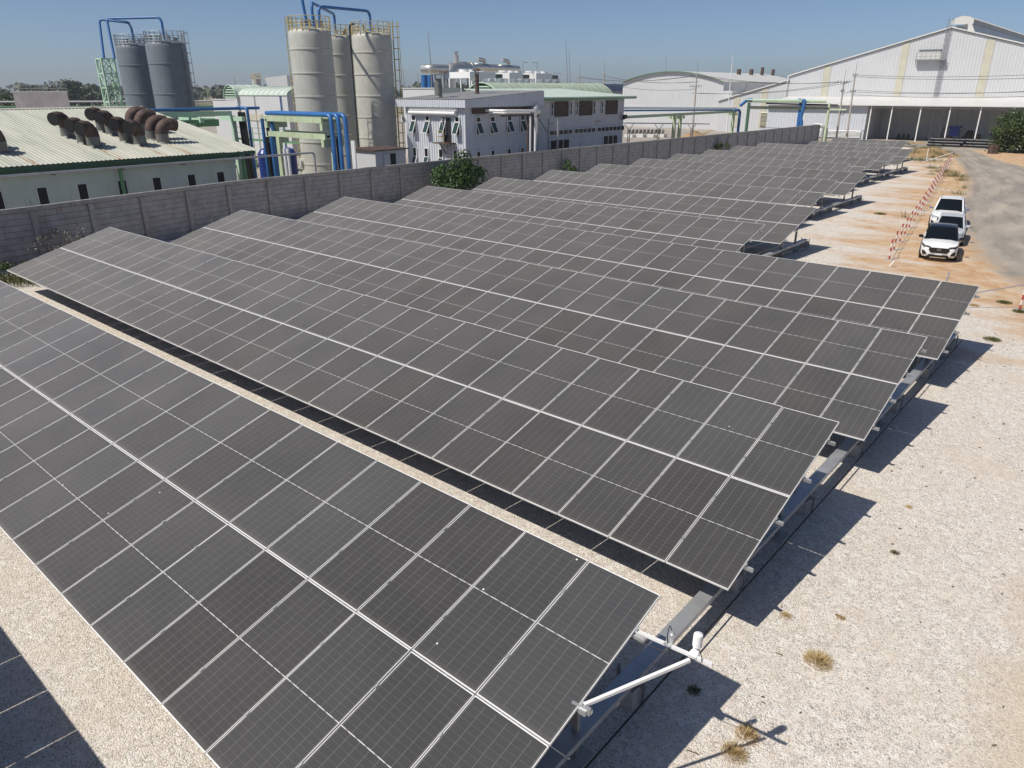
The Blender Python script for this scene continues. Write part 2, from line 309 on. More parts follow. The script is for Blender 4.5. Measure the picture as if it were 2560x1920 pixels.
# ---------------------------------------------------------------- mesh building
class MB:
    def __init__(s): s.v = []; s.f = []; s.mi = []; s.sm = []
    def add(s, vs, fs, mi=0, smooth=False):
        b = len(s.v); s.v += [tuple(v) for v in vs]
        for f in fs: s.f.append([b + i for i in f]); s.mi.append(mi); s.sm.append(smooth)
        return s
    def box(s, x0, y0, z0, x1, y1, z1, mi=0):
        if x0 > x1: x0, x1 = x1, x0
        if y0 > y1: y0, y1 = y1, y0
        if z0 > z1: z0, z1 = z1, z0
        return s.add([(x0,y0,z0),(x1,y0,z0),(x1,y1,z0),(x0,y1,z0),(x0,y0,z1),(x1,y0,z1),(x1,y1,z1),(x0,y1,z1)],
                     [(3,2,1,0),(4,5,6,7),(0,1,5,4),(1,2,6,5),(2,3,7,6),(3,0,4,7)], mi)
    def bar(s, a, b, wd, h=None, mi=0, up=(0, 0, 1)):
        a = Vector(a); b = Vector(b); h = wd if h is None else h
        d = (b - a).normalized(); u = Vector(up)
        if abs(d.dot(u)) > 0.98: u = Vector((0, 1, 0))
        r = d.cross(u).normalized() * (wd / 2); u = r.cross(d).normalized() * (h / 2)
        vs = [a - r - u, a + r - u, a + r + u, a - r + u, b - r - u, b + r - u, b + r + u, b - r + u]
        return s.add(vs, [(0,1,2,3),(7,6,5,4),(0,4,5,1),(1,5,6,2),(2,6,7,3),(3,7,4,0)], mi)
    def tube(s, pts, r, n=8, mi=0, cap=True, smooth=True):
        P = [Vector(p) for p in pts]; R = r if isinstance(r, (list, tuple)) else [r] * len(P)
        vs = []; fs = []; prev = None
        for i, p in enumerate(P):
            t = (P[min(i + 1, len(P) - 1)] - P[max(i - 1, 0)]).normalized()
            if prev is None:
                u = Vector((0, 0, 1)) if abs(t.z) < 0.9 else Vector((1, 0, 0))
                a = t.cross(u).normalized()
            else: a = (prev - t * prev.dot(t)).normalized()
            prev = a; b = t.cross(a)
            for k in range(n):
                q = 2 * math.pi * k / n; vs.append(p + (a * math.cos(q) + b * math.sin(q)) * R[i])
        for i in range(len(P) - 1):
            for k in range(n): fs.append((i*n+k, i*n+(k+1)%n, (i+1)*n+(k+1)%n, (i+1)*n+k))
        s.add(vs, fs, mi, smooth)
        if cap:
            s.add(vs[:n], [tuple(reversed(range(n)))], mi); s.add(vs[-n:], [tuple(range(n))], mi)
        return s
    def lathe(s, prof, c, n=32, mi=0, smooth=True):
        vs = []; fs = []
        for (r, z) in prof:
            for k in range(n):
                q = 2 * math.pi * k / n; vs.append((c[0] + r * math.cos(q), c[1] + r * math.sin(q), c[2] + z))
        for i in range(len(prof) - 1):
            for k in range(n): fs.append((i*n+k, i*n+(k+1)%n, (i+1)*n+(k+1)%n, (i+1)*n+k))
        return s.add(vs, fs, mi, smooth)
    def poly(s, pts, mi=0): return s.add(pts, [tuple(range(len(pts)))], mi)
    def prism(s, pts, ext, mi=0):
        """closed polygon swept along ext"""
        P = [Vector(p) for p in pts]; e = Vector(ext); n = len(P)
        return s.add(P + [p + e for p in P], [tuple(reversed(range(n))), tuple(range(n, 2*n))] + [(i, (i+1)%n, n+(i+1)%n, n+i) for i in range(n)], mi)
    def build(s, name, mats, parent=None, local=False, sharp=35):
        me = bpy.data.meshes.new(name)
        off = Vector((0, 0, 0))
        if parent is not None and not local: off = base_of(parent)
        me.from_pydata([tuple(Vector(v) - off) for v in s.v], [], s.f)
        for mm in (mats if isinstance(mats, (list, tuple)) else [mats]): me.materials.append(mm)
        me.polygons.foreach_set("material_index", s.mi); me.polygons.foreach_set("use_smooth", s.sm)
        bmx = bmesh.new(); bmx.from_mesh(me); bmesh.ops.recalc_face_normals(bmx, faces=bmx.faces); bmx.to_mesh(me); bmx.free()
        if any(s.sm): me.set_sharp_from_angle(angle=rad(sharp))
        me.update()
        o = bpy.data.objects.new(name, me); COL.objects.link(o)
        if parent is not None: o.parent = parent
        return o
def base_of(o):
    v = Vector((0, 0, 0))
    while o is not None: v += Vector(o.location); o = o.parent
    return v
def tag(o, label, cat, group=None, kind=None):
    if label: o["label"] = label
    if cat: o["category"] = cat
    if group: o["group"] = group
    if kind: o["kind"] = kind
    return o
def thing(name, label, cat, loc=(0, 0, 0), group=None, rz=0.0):
    o = bpy.data.objects.new(name, None); COL.objects.link(o); o.location = loc; o.rotation_euler = (0, 0, rz)
    o.empty_display_size = 0.3
    return tag(o, label, cat, group)
def inst(src, parent, loc=(0, 0, 0), rot=(0, 0, 0), name=None):
    o = src.copy(); COL.objects.link(o); o.parent = parent; o.location = loc; o.rotation_euler = rot
    return o
def corr_wall(mb, a, b, z0, z1, pitch=0.3, depth=0.05, mi=0, out=None):
    """vertical-rib sheet from plan point a to b, ribs standing out by depth along out"""
    a = Vector((a[0], a[1], 0)); b = Vector((b[0], b[1], 0)); L = (b - a).length; d = (b - a) / L
    o = Vector(out) * depth; n = max(1, round(L / pitch)); p = L / n; P = []
    for i in range(n):
        for t, h in ((0, 0), (0.55, 0), (0.65, 1), (0.9, 1)): P.append(a + d * (i + t) * p + o * h)
    P.append(b)
    zt = z1 if callable(z1) else (lambda q: z1)
    vs = [(q.x, q.y, z0) for q in P] + [(q.x, q.y, zt(q)) for q in P]; k = len(P)
    return mb.add(vs, [(i, i+1, k+i+1, k+i) for i in range(k - 1)], mi)
def corr_roof(mb, p00, p01, p10, p11, pitch, depth, mi=0):
    """sheet with ribs running from edge (p00-p01) to edge (p10-p11)"""
    A0, A1, B0, B1 = map(Vector, (p00, p01, p10, p11)); L = (A1 - A0).length; n = max(1, round(L / pitch)); nv = Vector((0, 0, depth)); va = []; vb = []
    for i in range(n):
        for t, h in ((0, 0), (0.5, 0), (0.62, 1), (0.88, 1)):
            u = (i + t) / n; va.append(A0.lerp(A1, u) + nv * h); vb.append(B0.lerp(B1, u) + nv * h)
    va.append(A1); vb.append(B1); k = len(va)
    return mb.add(va + vb, [(i, i+1, k+i+1, k+i) for i in range(k - 1)], mi)
def arc(c, r, a0, a1, n, ax='xz'):
    out = []
    for i in range(n + 1):
        q = a0 + (a1 - a0) * i / n; out.append((c[0] + r * math.cos(q), c[1], c[2] + r * math.sin(q)) if ax == 'xz' else (c[0], c[1] + r * math.cos(q), c[2] + r * math.sin(q)))
    return out
def bend(pts, rr, n=6):
    """round the corners of a polyline"""
    P = [Vector(p) for p in pts]; out = [P[0]]
    for i in range(1, len(P) - 1):
        a = (P[i-1] - P[i]); b = (P[i+1] - P[i]); r = min(rr, a.length * 0.45, b.length * 0.45)
        s0 = P[i] + a.normalized() * r; s1 = P[i] + b.normalized() * r
        for k in range(n + 1):
            t = k / n; out.append(s0 * (1-t)**2 + P[i] * 2*t*(1-t) + s1 * t*t)
    out.append(P[-1]); return out
#PART2
# ================================================================ THE SETTING
def sheet(name, pts, z, mt, attr=None):
    me = bpy.data.meshes.new(name); me.from_pydata([(x, y, z) for x, y in pts], [], [tuple(range(len(pts)))]); me.materials.append(M[mt])
    o = bpy.data.objects.new(name, me); COL.objects.link(o); o["kind"] = "structure"; return o
sheet("ground", [(-5000, -900), (5000, -900), (5000, 7000), (-5000, 7000)], -0.02, 'field')
sheet("factory_yard", [(-200, -60), (-45.2, -60), (-45.2, 131.5), (-20, 131.5), (60, 131.5), (60, 270), (-200, 270)], -0.008, 'yard')
sheet("gravel_yard", [(-45.2, -40), (60, -40), (60, 131.5), (-45.2, 131.5)], -0.002, 'gravel')
# the road: a curved dusty strip, its edges eaten away by sand
le = [(-60, 133.5), (-45, 133), (-33, 132), (-27, 129.5), (-24.1, 126.5), (-19.8, 110.6), (-15.3, 93.0), (-13.0, 81.7), (-11.7, 72.4), (-10.9, 67.0), (-8.6, 56.5), (-6.2, 47.5), (-2.6, 40.0), (3.0, 31.5), (10, 23.0), (22, 12)]
ri = [(-60, 141.5), (-45, 141), (-33, 140), (-26, 137.5), (-20.2, 126.0), (-15.4, 112.0), (-9.5, 101.0), (-5.0, 91.0), (-2.6, 80.0), (-1.0, 71.0), (1.4, 62.0), (4.6, 54.0), (9.0, 47.0), (15.0, 39.0), (22, 31.0), (33, 20)]
me = bpy.data.meshes.new("road"); vs = []; fs = []; ed = []
def cr(P, t):
    i = min(int(t), len(P) - 2); f = t - i
    p0 = Vector(P[max(i-1, 0)]); p1 = Vector(P[i]); p2 = Vector(P[i+1]); p3 = Vector(P[min(i+2, len(P)-1)])
    return 0.5 * ((2*p1) + (p2-p0)*f + (2*p0-5*p1+4*p2-p3)*f*f + (3*p1-p0-3*p2+p3)*f**3)
NS = 150; NW = 12; trk = []
for i in range(NS + 1):
    t = i / NS * (len(le) - 1); a = cr(le, t); b = cr(ri, t)
    for k in range(NW + 1):
        trk.append((-0.12 + 1.24 * k / NW, i / NS))
        q = a.lerp(b, -0.12 + 1.24 * k / NW); vs.append((q.x, q.y, 0.004)); ed.append(min(1.0, min(k, NW - k) / 2.5))
for i in range(NS):
    for k in range(NW): fs.append((i*(NW+1)+k, i*(NW+1)+k+1, (i+1)*(NW+1)+k+1, (i+1)*(NW+1)+k))
me.from_pydata(vs, [], fs); at_ = me.attributes.new("edge", 'FLOAT', 'POINT'); at_.data.foreach_set("value", ed); a2_ = me.attributes.new("track", 'FLOAT_VECTOR', 'POINT'); a2_.data.foreach_set("vector", [c_ for t_ in trk for c_ in (t_[0], t_[1], 0.0)]); me.materials.append(M['road'])
o = bpy.data.objects.new("road", me); COL.objects.link(o); o["kind"] = "structure"
# ================================================================ SOLAR ARRAYS
TILT = 0.2690; LS = 2.4515; WS = 1.154; Y0 = 2.4429; DY = 7.0414; ZL = 1.08; XL = -38.217
CT, ST = math.cos(TILT), math.sin(TILT)
def slope(x, y0, v): return Vector((x, y0 + v * CT, ZL + v * ST))     # v metres up the slope
# one panel: laminate + frame, local x 0..PW, y 0..PL
lam = MB().box(0.008, 0.008, -0.030, PW - 0.008, PL - 0.008, -0.0025); lam.mi = [1, 0, 1, 1, 1, 1]
lamo = lam.build("panel", [M['cells'], M['back']])
fr = MB(); t_ = 0.0105
fr.box(0, 0, -0.035, PW, 0.0145, 0); fr.box(0, PL - 0.0145, -0.035, PW, PL, 0); fr.box(0, 0.0145, -0.035, t_, PL - 0.0145, -0.0005, 1); fr.box(PW - t_, 0.0145, -0.035, PW, PL - 0.0145, -0.0005, 1)
fro = fr.build("frame", [M['frame'], M['framed']])
LAM_ME, FR_ME = lamo.data, fro.data
bpy.data.objects.remove(lamo); bpy.data.objects.remove(fro)
def new_obj(name, me, parent, loc=(0, 0, 0), rot=(0, 0, 0)):
    o = bpy.data.objects.new(name, me); COL.objects.link(o); o.parent = parent; o.location = loc; o.rotation_euler = rot; return o
RAIL_V = (0.62, 1.83, LS + 0.62, LS + 1.83)
def post_mesh(h):
    b = MB(); b.box(-0.05, -0.035, 0.0, 0.05, 0.035, h); b.box(-0.11, -0.11, 0.0, 0.11, 0.11, 0.012); b.box(-0.2, -0.2, -0.25, 0.2, 0.2, 0.03, 1)
    o = b.build("post", [M['galvd'], M['conc']]); me = o.data; bpy.data.objects.remove(o); return me
V1, V2 = 1.75, LS * 2 - 1.1
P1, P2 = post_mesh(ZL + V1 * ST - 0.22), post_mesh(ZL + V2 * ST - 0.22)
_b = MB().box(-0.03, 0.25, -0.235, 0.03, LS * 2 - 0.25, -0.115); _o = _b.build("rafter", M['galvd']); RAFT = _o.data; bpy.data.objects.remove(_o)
ROWS = {0: (XL, 30), 14: (-34.45, 8), 15: (-34.1, 8)}
for k in (1, 2, 3, 4): ROWS[k] = (XL, 30)
for k in (5, 6): ROWS[k] = (XL, 21)
for k in (7, 8, 9): ROWS[k] = (XL, 18)
for k in (10, 11, 12, 13): ROWS[k] = (XL, 15)
LAB = {0: "solar panel row below the frame, only its shadow reaching the gravel at lower left",
 1: "nearest row of dark solar panels, with the white sensor arm at its end",
 2: "long row of solar panels directly behind the one with the sensor arm",
 3: "third row of solar panels from the camera, just before the one reaching farthest right",
 4: "fourth row of solar panels, the one reaching farthest right towards the striped roadside posts",
 5: "fifth solar panel row, first of the shorter ones, ending above a shaded gap",
 6: "sixth solar panel row, its end standing out beyond the fifth row beside a cable tray",
 7: "seventh row of solar panels, beginning behind the leafy green shrub by the wall",
 8: "eighth row of solar panels, beginning beside the small dark shrub against the wall",
 9: "ninth row of solar panels, the last before the far rows get shorter again",
 10: "tenth row of solar panels, first of the four far rows of fifteen panel columns",
 11: "eleventh row of solar panels, second of the four far rows of fifteen panel columns",
 12: "twelfth row of solar panels, beginning just right of the small round shrub at the wall",
 13: "thirteenth row of solar panels, last one to start close to the boundary wall",
 14: "very short far solar panel row starting at the end of the boundary wall",
 15: "farthest and shortest row of solar panels, in front of the utility poles"}
for k in sorted(ROWS):
    xl, nc = ROWS[k]; y0 = Y0 + DY * (k - 1); xr = xl + nc * WS
    a = thing("solar_array", LAB[k], "solar array", (xl, y0, 0), "rows of tilted solar panels")
    for i in range(nc):
        for j in range(2):
            p = new_obj("panel", LAM_ME, a, (i * WS + 0.010, (j * LS + 0.010) * CT, ZL + (j * LS + 0.010) * ST), (TILT + random.gauss(0, .0016), random.gauss(0, .0016), 0))
            new_obj("frame", FR_ME, p)
    for q, v in enumerate(RAIL_V):
        b = MB(); s = lambda x, vv, d: slope(x, y0, vv) + Vector((0, -ST, CT)) * d
        over = 0.13
        A, B = s(xl - over, v, -0.075), s(xr + over, v, -0.075)
        b.bar(A, B, 0.045, 0.07, 0, up=(0, -ST, CT))
        for i in range(nc + 1):                                   # the panel clamps on this rail
            cx = xl + i * WS; cc = s(cx, v, 0.004)
            if i in (0, nc): cc = s(cx + (-0.008 if i == 0 else 0.008), v, 0.003)
            b.bar(cc + Vector((0, -CT, -ST)) * 0.03, cc + Vector((0, CT, ST)) * 0.03, 0.034, 0.012, 0, up=(0, -ST, CT))
            b.bar(s(cx, v, -0.04) - Vector((0.006, 0, 0)), s(cx, v, -0.04) + Vector((0.006, 0, 0)), 0.04, 0.09, 0, up=(0, -ST, CT))
        b.build("rail", M['galv'], a)
    nr = max(3, nc // 3 + 1)
    for i in range(nr):
        x = 0.55 + (nc * WS - 1.1) * i / (nr - 1)
        new_obj("rafter", RAFT, a, (x, 0, ZL), (TILT, 0, 0))
        new_obj("post", P1, a, (x, V1 * CT, 0)); new_obj("post", P2, a, (x, V2 * CT, 0))
# ---------------------------------------------------------------- cable trays and the blocks that carry them
def tray(xc, y0, y1, label):
    t = thing("cable_tray", label, "cable tray", (xc, y0, 0), "covered cable trays beside the panel rows")
    n = max(1, round((y1 - y0) / 2.45)); L = (y1 - y0) / n
    for i in range(n):
        b = MB(); ya, yb = y0 + i * L + 0.002, y0 + (i + 1) * L - 0.002
        b.box(xc - 0.125, ya, 0.47, xc + 0.125, yb, 0.485); b.box(xc - 0.125, ya, 0.40, xc - 0.121, yb, 0.47); b.box(xc + 0.121, ya, 0.40, xc + 0.125, yb, 0.47)
        b.box(xc - 0.115, ya + 0.01, 0.36, xc + 0.115, yb - 0.01, 0.40)
        b.build("cover", M['galv'], t)
    for yy in [y0 + 1.0 + i * 3.5 for i in range(int((y1 - y0 - 1.0) / 3.5) + 1)]:
        b = MB(); b.bar((xc - 0.24, yy, 0.34), (xc + 0.24, yy, 0.34), 0.045, 0.045)
        for sx in (-0.22, 0.22): b.bar((xc + sx, yy, 0.02), (xc + sx, yy, 0.52), 0.04, 0.04)
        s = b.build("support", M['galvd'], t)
        b = MB(); z1 = 0.30
        b.prism([(xc - 0.17, yy - 0.2, 0), (xc + 0.17, yy - 0.2, 0), (xc + 0.14, yy - 0.16, z1), (xc - 0.14, yy - 0.16, z1)], (0, 0.36, 0)); b.build("block", M['conc'], t)
    b = MB(); b.tube([(xc + 0.3, y0, 0.22), (xc + 0.32, (y0 + y1) / 2, 0.2), (xc + 0.3, y1, 0.22)], 0.016, 6); b.build("cable", M['black'], t)
tray(-4.13, 3.0, 29.0, "grey metal cable tray on concrete blocks along the ends of the four nearest panel rows")
tray(-14.55, 31.5, 43.0, "grey cable tray in the shaded gap at the end of the fifth panel row")
tray(-17.95, 45.6, 64.5, "grey metal cable tray on blocks along the seventh to ninth panel rows")
tray(-21.4, 66.5, 92.0, "far grey cable tray on blocks beside the last long panel rows")
# ---------------------------------------------------------------- the weather sensors on row 1
t = thing("sensor_boom", "white weather sensor arm bolted to the corner of the nearest panel row, with diagonal brace", "sensor arm", (-3.55, 6.57, 2.2))
a0 = Vector((-3.75, 6.56, 2.18)); a1 = Vector((-2.60, 6.66, 2.18)); c0 = Vector((-3.56, 5.40, 1.89)); c1 = Vector((-2.86, 6.60, 2.135))
MB().bar(a0, a1, 0.038, 0.038).build("arm", M['white'], t)
MB().bar(c0, c1, 0.042, 0.042).build("brace", M['white'], t)
MB().box(-3.78, 6.50, 2.10, -3.46, 6.62, 2.155).build("clamp", M['galv'], t)
b = MB(); b.box(-3.62, 5.33, 1.80, -3.50, 5.44, 1.865); b.bar((-3.7, 5.36, 1.84), (-3.47, 5.4, 1.84), 0.05, 0.09); b.build("clamp", M['galv'], t)
b = MB(); b.box(-2.90, 6.60, 2.20, -2.79, 6.71, 2.205); b.prism([(-2.88, 6.68, 2.20), (-2.80, 6.68, 2.20), (-2.80, 6.72, 2.31), (-2.88, 6.72, 2.31)], (0, 0.006, 0)); b.build("bracket", M['white'], t)
b = MB(); prof = []
for i in range(9): prof += [(0.050, i * 0.017), (0.058, i * 0.017 + 0.004), (0.058, i * 0.017 + 0.010), (0.050, i * 0.017 + 0.0135)]
prof = [(0.0, 0)] + prof + [(0.057, 0.155), (0.054, 0.172), (0.035, 0.182), (0.0, 0.184)]
b.lathe(prof, (-2.83, 6.70, 2.305), 20); sh_ = b.build("radiation_shield", M['white'], t, sharp=25)
b = MB(); b.box(-3.21, 6.56, 2.20, -3.12, 6.64, 2.206); b.bar((-3.165, 6.63, 2.2), (-3.165, 6.66, 2.30), 0.09, 0.008); b.lathe([(0, 0), (0.035, 0), (0.035, 0.035), (0.022, 0.045), (0.022, 0.06), (0.014, 0.072), (0, 0.075)], (-3.15, 6.67, 2.29), 16); b.build("pyranometer", M['galv'], t)
b = MB(); b.tube(bend([(-3.15, 6.67, 2.34), (-3.22, 6.72, 2.40), (-3.2, 6.62, 2.25), (-3.1, 6.58, 2.1), (-3.4, 6.5, 2.12), (-3.7, 6.5, 2.1)], 0.08), 0.006, 6); b.tube(bend([(-2.83, 6.7, 2.31), (-2.70, 6.62, 2.22), (-2.75, 6.55, 2.05), (-2.95, 6.55, 2.12)], 0.08), 0.005, 6); b.build("sensor_cable", M['black'], t)
# ================================================================ BOUNDARY WALL
WPTS = [(-6, -42.2), (12.7, -43.9), (25, -46.2), (40, -46.5), (60, -46.3), (90, -45.7), (131.6, -45.1)]
def wx(y):
    for (ya, xa), (yb, xb) in zip(WPTS, WPTS[1:]):
        if y <= yb: return xa + (xb - xa) * (y - ya) / (yb - ya)
    return WPTS[-1][1]
wt = thing("boundary_wall", "long grey precast concrete wall with posts and rust stains behind the panel rows", "wall", (wx(0), 0, 0))
PS = [12.7 + 3.05 * i for i in range(-5, 40)]
for i, y in enumerate(PS):
    x = wx(y); b = MB()
    b.box(x - 0.02, y - 0.13, -0.1, x + 0.16, y + 0.13, 2.78); b.build("post", M['wallpost'], wt)
    if i + 1 < len(PS):
        yn = PS[i + 1]; xn = wx(yn)
        b = MB(); b.prism([(x - 0.06, y, -0.1), (x + 0.03, y, -0.1), (x + 0.03, y, 2.79), (x - 0.06, y, 2.79)], (xn - x, yn - y, 0)); b.build("panel", M['wall'], wt)
        b = MB(); b.prism([(x - 0.11, y, 2.79), (x + 0.12, y, 2.79), (x + 0.13, y, 3.0), (x - 0.12, y, 3.0)], (xn - x, yn - y - 0.003, 0)); b.build("coping", M['wallpost'], wt)
    if i in (4, 5, 8, 10, 12, 15, 16, 17, 19, 22):
        b = MB()
        for dy in (-0.14, 0.0, 0.1):
            b.tube([(x, y + dy, 2.95), (x + random.uniform(-.05, .05), y + dy + random.uniform(-.06, .06), 3.3 + random.uniform(0, .22))], 0.008, 5)
        b.build("rebar", M['rust'], wt)
# ================================================================ PALE GREEN BUILDING WITH EXHAUST DUCTS
XE, ZE, XRG, ZRG = -49.6, 4.55, -67.3, 7.26; YA, YB = -12.0, 29.65
SLP = (ZRG - ZE) / (XE - XRG)
g = thing("process_building", "low pale green building with corrugated roof and rusty exhaust ducts behind the wall", "building", (-50.3, 8, 0))
b = MB(); b.box(-84, YA + 0.6, 0, -50.3, 28.0, ZE - 0.35)
b.add([(-50.3, 28.0, ZE - 0.35), (XRG, 28.0, ZRG - 0.3), (-84, 28.0, ZE - 0.35)], [(0, 1, 2)]); b.build("wall", M['pale'], g)
b = MB(); corr_roof(b, (XE, YA, ZE), (XE, YB, ZE), (XRG, YA, ZRG), (XRG, YB, ZRG), 0.27, 0.032)
corr_roof(b, (XRG, YA, ZRG), (XRG, YB, ZRG), (-85, YA, ZE), (-85, YB, ZE), 0.33, 0.045); rf = b.build("roof", M['roof'], g)
MB().prism([(XRG - 0.3, YA, ZRG + 0.01), (XRG, YA, ZRG + 0.09), (XRG + 0.3, YA, ZRG + 0.01)], (0, YB - YA, 0)).build("ridge_cap", M['roof'], rf)
MB().box(XE - 0.25, YA, ZE - 0.22, XE - 0.05, YB - 0.3, ZE - 0.04).build("eave_beam", M['dkgreen'], g)
MB().box(XE - 0.5, YA, ZE - 0.42, XE - 0.26, 28.2, ZE - 0.23).build("gutter", M['dkgreen'], g)
for yy in (13.0, 15.35, 17.6, 20.0, 22.22, 24.62, 26.76):
    f = MB().box(-50.31, yy - 0.29, 2.10, -50.27, yy + 0.29, 3.24).build("window", M['white'], g)
    MB().box(-50.268, yy - 0.25, 2.14, -50.262, yy + 0.25, 3.20).build("pane", M['dark'], f)
for yy in (19.86,): MB().box(-49.95, yy - 0.09, 0, -49.78, yy + 0.09, ZE - 0.45).build("downpipe", M['green'], g)
MB().box(-50.0, 28.35, 0, -49.8, 28.55, ZE - 0.25).build("corner_post", M['green'], g)
def vent(x, y, s, rr=0.42, tall=0.62):
    z = ZE + (XE - x) * SLP; b = MB(); R = 0.60
    P = [Vector((x, y, z - 0.25)), Vector((x, y, z + tall))]
    for i in range(1, 7):
        q = rad(108) * i / 6; h_ = R * (1 - math.cos(q)); P.append(Vector((x + (h_ * .55 if s < 0 else 0), y + s * h_ * (.84 if s < 0 else 1), z + tall + R * math.sin(q))))
    d = (P[-1] - P[-2]).normalized(); P.append(P[-1] + d * 0.30)
    b.tube(P, rr, 18, 0, cap=False, smooth=True); n = len(P) * 18
    # inner skin and dark throat
    b.tube(P[2:], rr - 0.025, 18, 1, cap=False)
    b.add([v for v in b.v[-18:]], [tuple(range(18))], 1)
    for f in range(18): b.mi[f] = 2
    for i in (1, 3, 5, 7):
        t = (P[min(i+1, len(P)-1)] - P[i-1]).normalized(); b.tube([P[i] - t * 0.015, P[i] + t * 0.015], rr + 0.012, 18, 0)
    b.lathe([(rr + 0.14, 0.0), (rr + 0.05, 0.1), (rr + 0.005, 0.14)], (x, y, z - 0.08), 18, 2)
    b.build("exhaust_duct", [M['rust'], M['dark'], M['rustpipe']], g)
for x, y, s in ((-53.4, 14.6, -1), (-54.7, 14.7, -1), (-56.9, 19.75, -1), (-54.75, 19.9, -1), (-53.6, 20.05, -1), (-58.2, 22.6, -1), (-57.0, 22.7, -1), (-54.55, 22.55, -1), (-53.4, 22.95, -1), (-58.3, 24.7, 1), (-57.1, 24.8, 1), (-54.8, 24.5, 1), (-53.55, 24.62, 1)):
    vent(x, y, s)
t = thing("drain_pipe", "long thin grey pipe running along under the pale green building's eave to the blue tanks", "pipe", (-49.55, 10, 3.9))
MB().tube(bend([(-49.5, -10, 4.02), (-49.5, 34.2, 4.12), (-49.5, 34.2, 0.0)], 0.3), 0.075, 8).build("pipe", M['galv'], t)
b = MB()
for yy in range(-8, 28, 4): b.bar((-50.3, yy, 3.94), (-49.45, yy, 3.94), 0.05)
b.build("bracket", M['galvd'], t)
# ================================================================ TANKS
def tank(cx, cy, R, zt, label, mshell, mrail, lad_ang, name="storage_tank", bands=2.0, nick=0):
    t = thing(name, label, "tank", (cx, cy, 0))
    prof = [(R * 1.0, 0)]; z = 2.0
    while z < zt - 0.8:
        prof += [(R, z - 0.07), (R + 0.05, z - 0.05), (R + 0.05, z + 0.05), (R, z + 0.07)]; z += bands
    prof += [(R, zt - 0.55), (R * 0.985, zt - 0.3), (R * 0.94, zt - 0.1), (R * 0.86, zt), (R * 0.45, zt + 0.18), (0.0, zt + 0.24)]
    MB().lathe(prof, (cx, cy, 0), 48).build("shell", mshell, t, sharp=50)
    b = MB(); rr = R * 0.97; n = 20
    def ringp(r, z, a0=0, a1=2*math.pi, k=40): return [(cx + r*math.cos(a0+(a1-a0)*i/k), cy + r*math.sin(a0+(a1-a0)*i/k), z) for i in range(k+1)]
    for h in (0.15, 0.42, 0.68, 1.1): b.tube(ringp(rr, zt + h - 0.1), 0.028, 5, cap=False)
    for i in range(n):
        q = 2*math.pi*i/n; b.bar((cx + rr*math.cos(q), cy + rr*math.sin(q), zt - 0.2), (cx + rr*math.cos(q), cy + rr*math.sin(q), zt + 1.0), 0.05)
    b.build("railing", mrail, t)
    b = MB()
    for i in range(9):
        q = 2*math.pi*i/9 + 0.2; r2 = R * random.uniform(.35, .75); x, y = cx + r2*math.cos(q), cy + r2*math.sin(q); hh = random.uniform(.35, .8)
        b.tube([(x, y, zt + .02), (x, y, zt + hh)], random.uniform(.05, .13), 8); b.box(x-.14, y-.14, zt+hh-.05, x+.14, y+.14, zt+hh)
    b.build("roof_fittings", mrail, t)
    b = MB(); ux, uy = math.cos(lad_ang), math.sin(lad_ang); px_, py_ = -uy, ux; r1 = R + 0.18
    for s in (-.24, .24): b.bar((cx + ux*r1 + px_*s, cy + uy*r1 + py_*s, 0.2), (cx + ux*r1 + px_*s, cy + uy*r1 + py_*s, zt + 1.15), 0.055)
    z = 0.4
    while z < zt + 1: b.bar((cx + ux*r1 - px_*.24, cy + uy*r1 - py_*.24, z), (cx + ux*r1 + px_*.24, cy + uy*r1 + py_*.24, z), 0.03); z += 0.33
    hoop = lambda z: [(cx + ux*(r1 + .42*math.sin(q)*1.5) + px_*(-.38*math.cos(q)), cy + uy*(r1 + .42*math.sin(q)*1.5) + py_*(-.38*math.cos(q)), z) for q in [math.pi*i/8 for i in range(9)]]
    z = 2.4
    while z < zt + 1.2: b.tube(hoop(z), 0.026, 4, cap=False); z += 1.0
    for j in (2, 4, 6):
        q = hoop(2.4)[j]; b.bar(q, (q[0], q[1], zt + 1.1), 0.035)
    b.build("ladder", mrail, t)
    return t
tank(-61.9, 43.6, 1.93, 13.7, "beige cylindrical tank in front, with yellow caged ladder on its left side", M['beigetank'], M['yellow'], rad(195))
tank(-69.6, 52.2, 1.95, 13.85, "beige cylindrical tank in the middle, mostly hidden behind the other two beige ones", M['beigetank'], M['yellow'], rad(100))
t3 = tank(-62.7, 51.4, 1.98, 13.75, "beige cylindrical tank on the right, carrying a black pipe and a slanting shadow", M['beigetank'], M['yellow'], rad(42))
b = MB(); q0 = rad(233); xx, yy = -62.7 + 2.06*math.cos(q0), 51.4 + 2.06*math.sin(q0)
b.tube(bend([(xx + .5*.6, yy + .5*.8, 14.6), (xx, yy, 14.5), (xx, yy, 0.8), (xx + 1.0, yy - .1, 0.5)], 0.3), 0.085, 8)
b.tube(bend([(xx + .3, yy + .1, 13.6), (xx + .28, yy - .18, 13.3), (xx + .28, yy - .18, 0.6)], 0.3), 0.05, 8); b.build("black_pipe", M['black'], t3)
tank(-86.75, 42.0, 2.08, 13.55, "grey cylindrical tank on the right of its pair, with ladder on its right edge", M['greytank'], M['greyrail'], rad(30), bands=3.1)
tank(-94.6, 42.1, 2.1, 13.55, "grey cylindrical tank on the left of its pair, beside the lattice tower", M['greytank'], M['greyrail'], rad(120), bands=3.1)
b = MB(); q0 = rad(250); cx, cy = -61.9, 43.6
f = MB(); nx, ny = math.cos(q0), math.sin(q0)
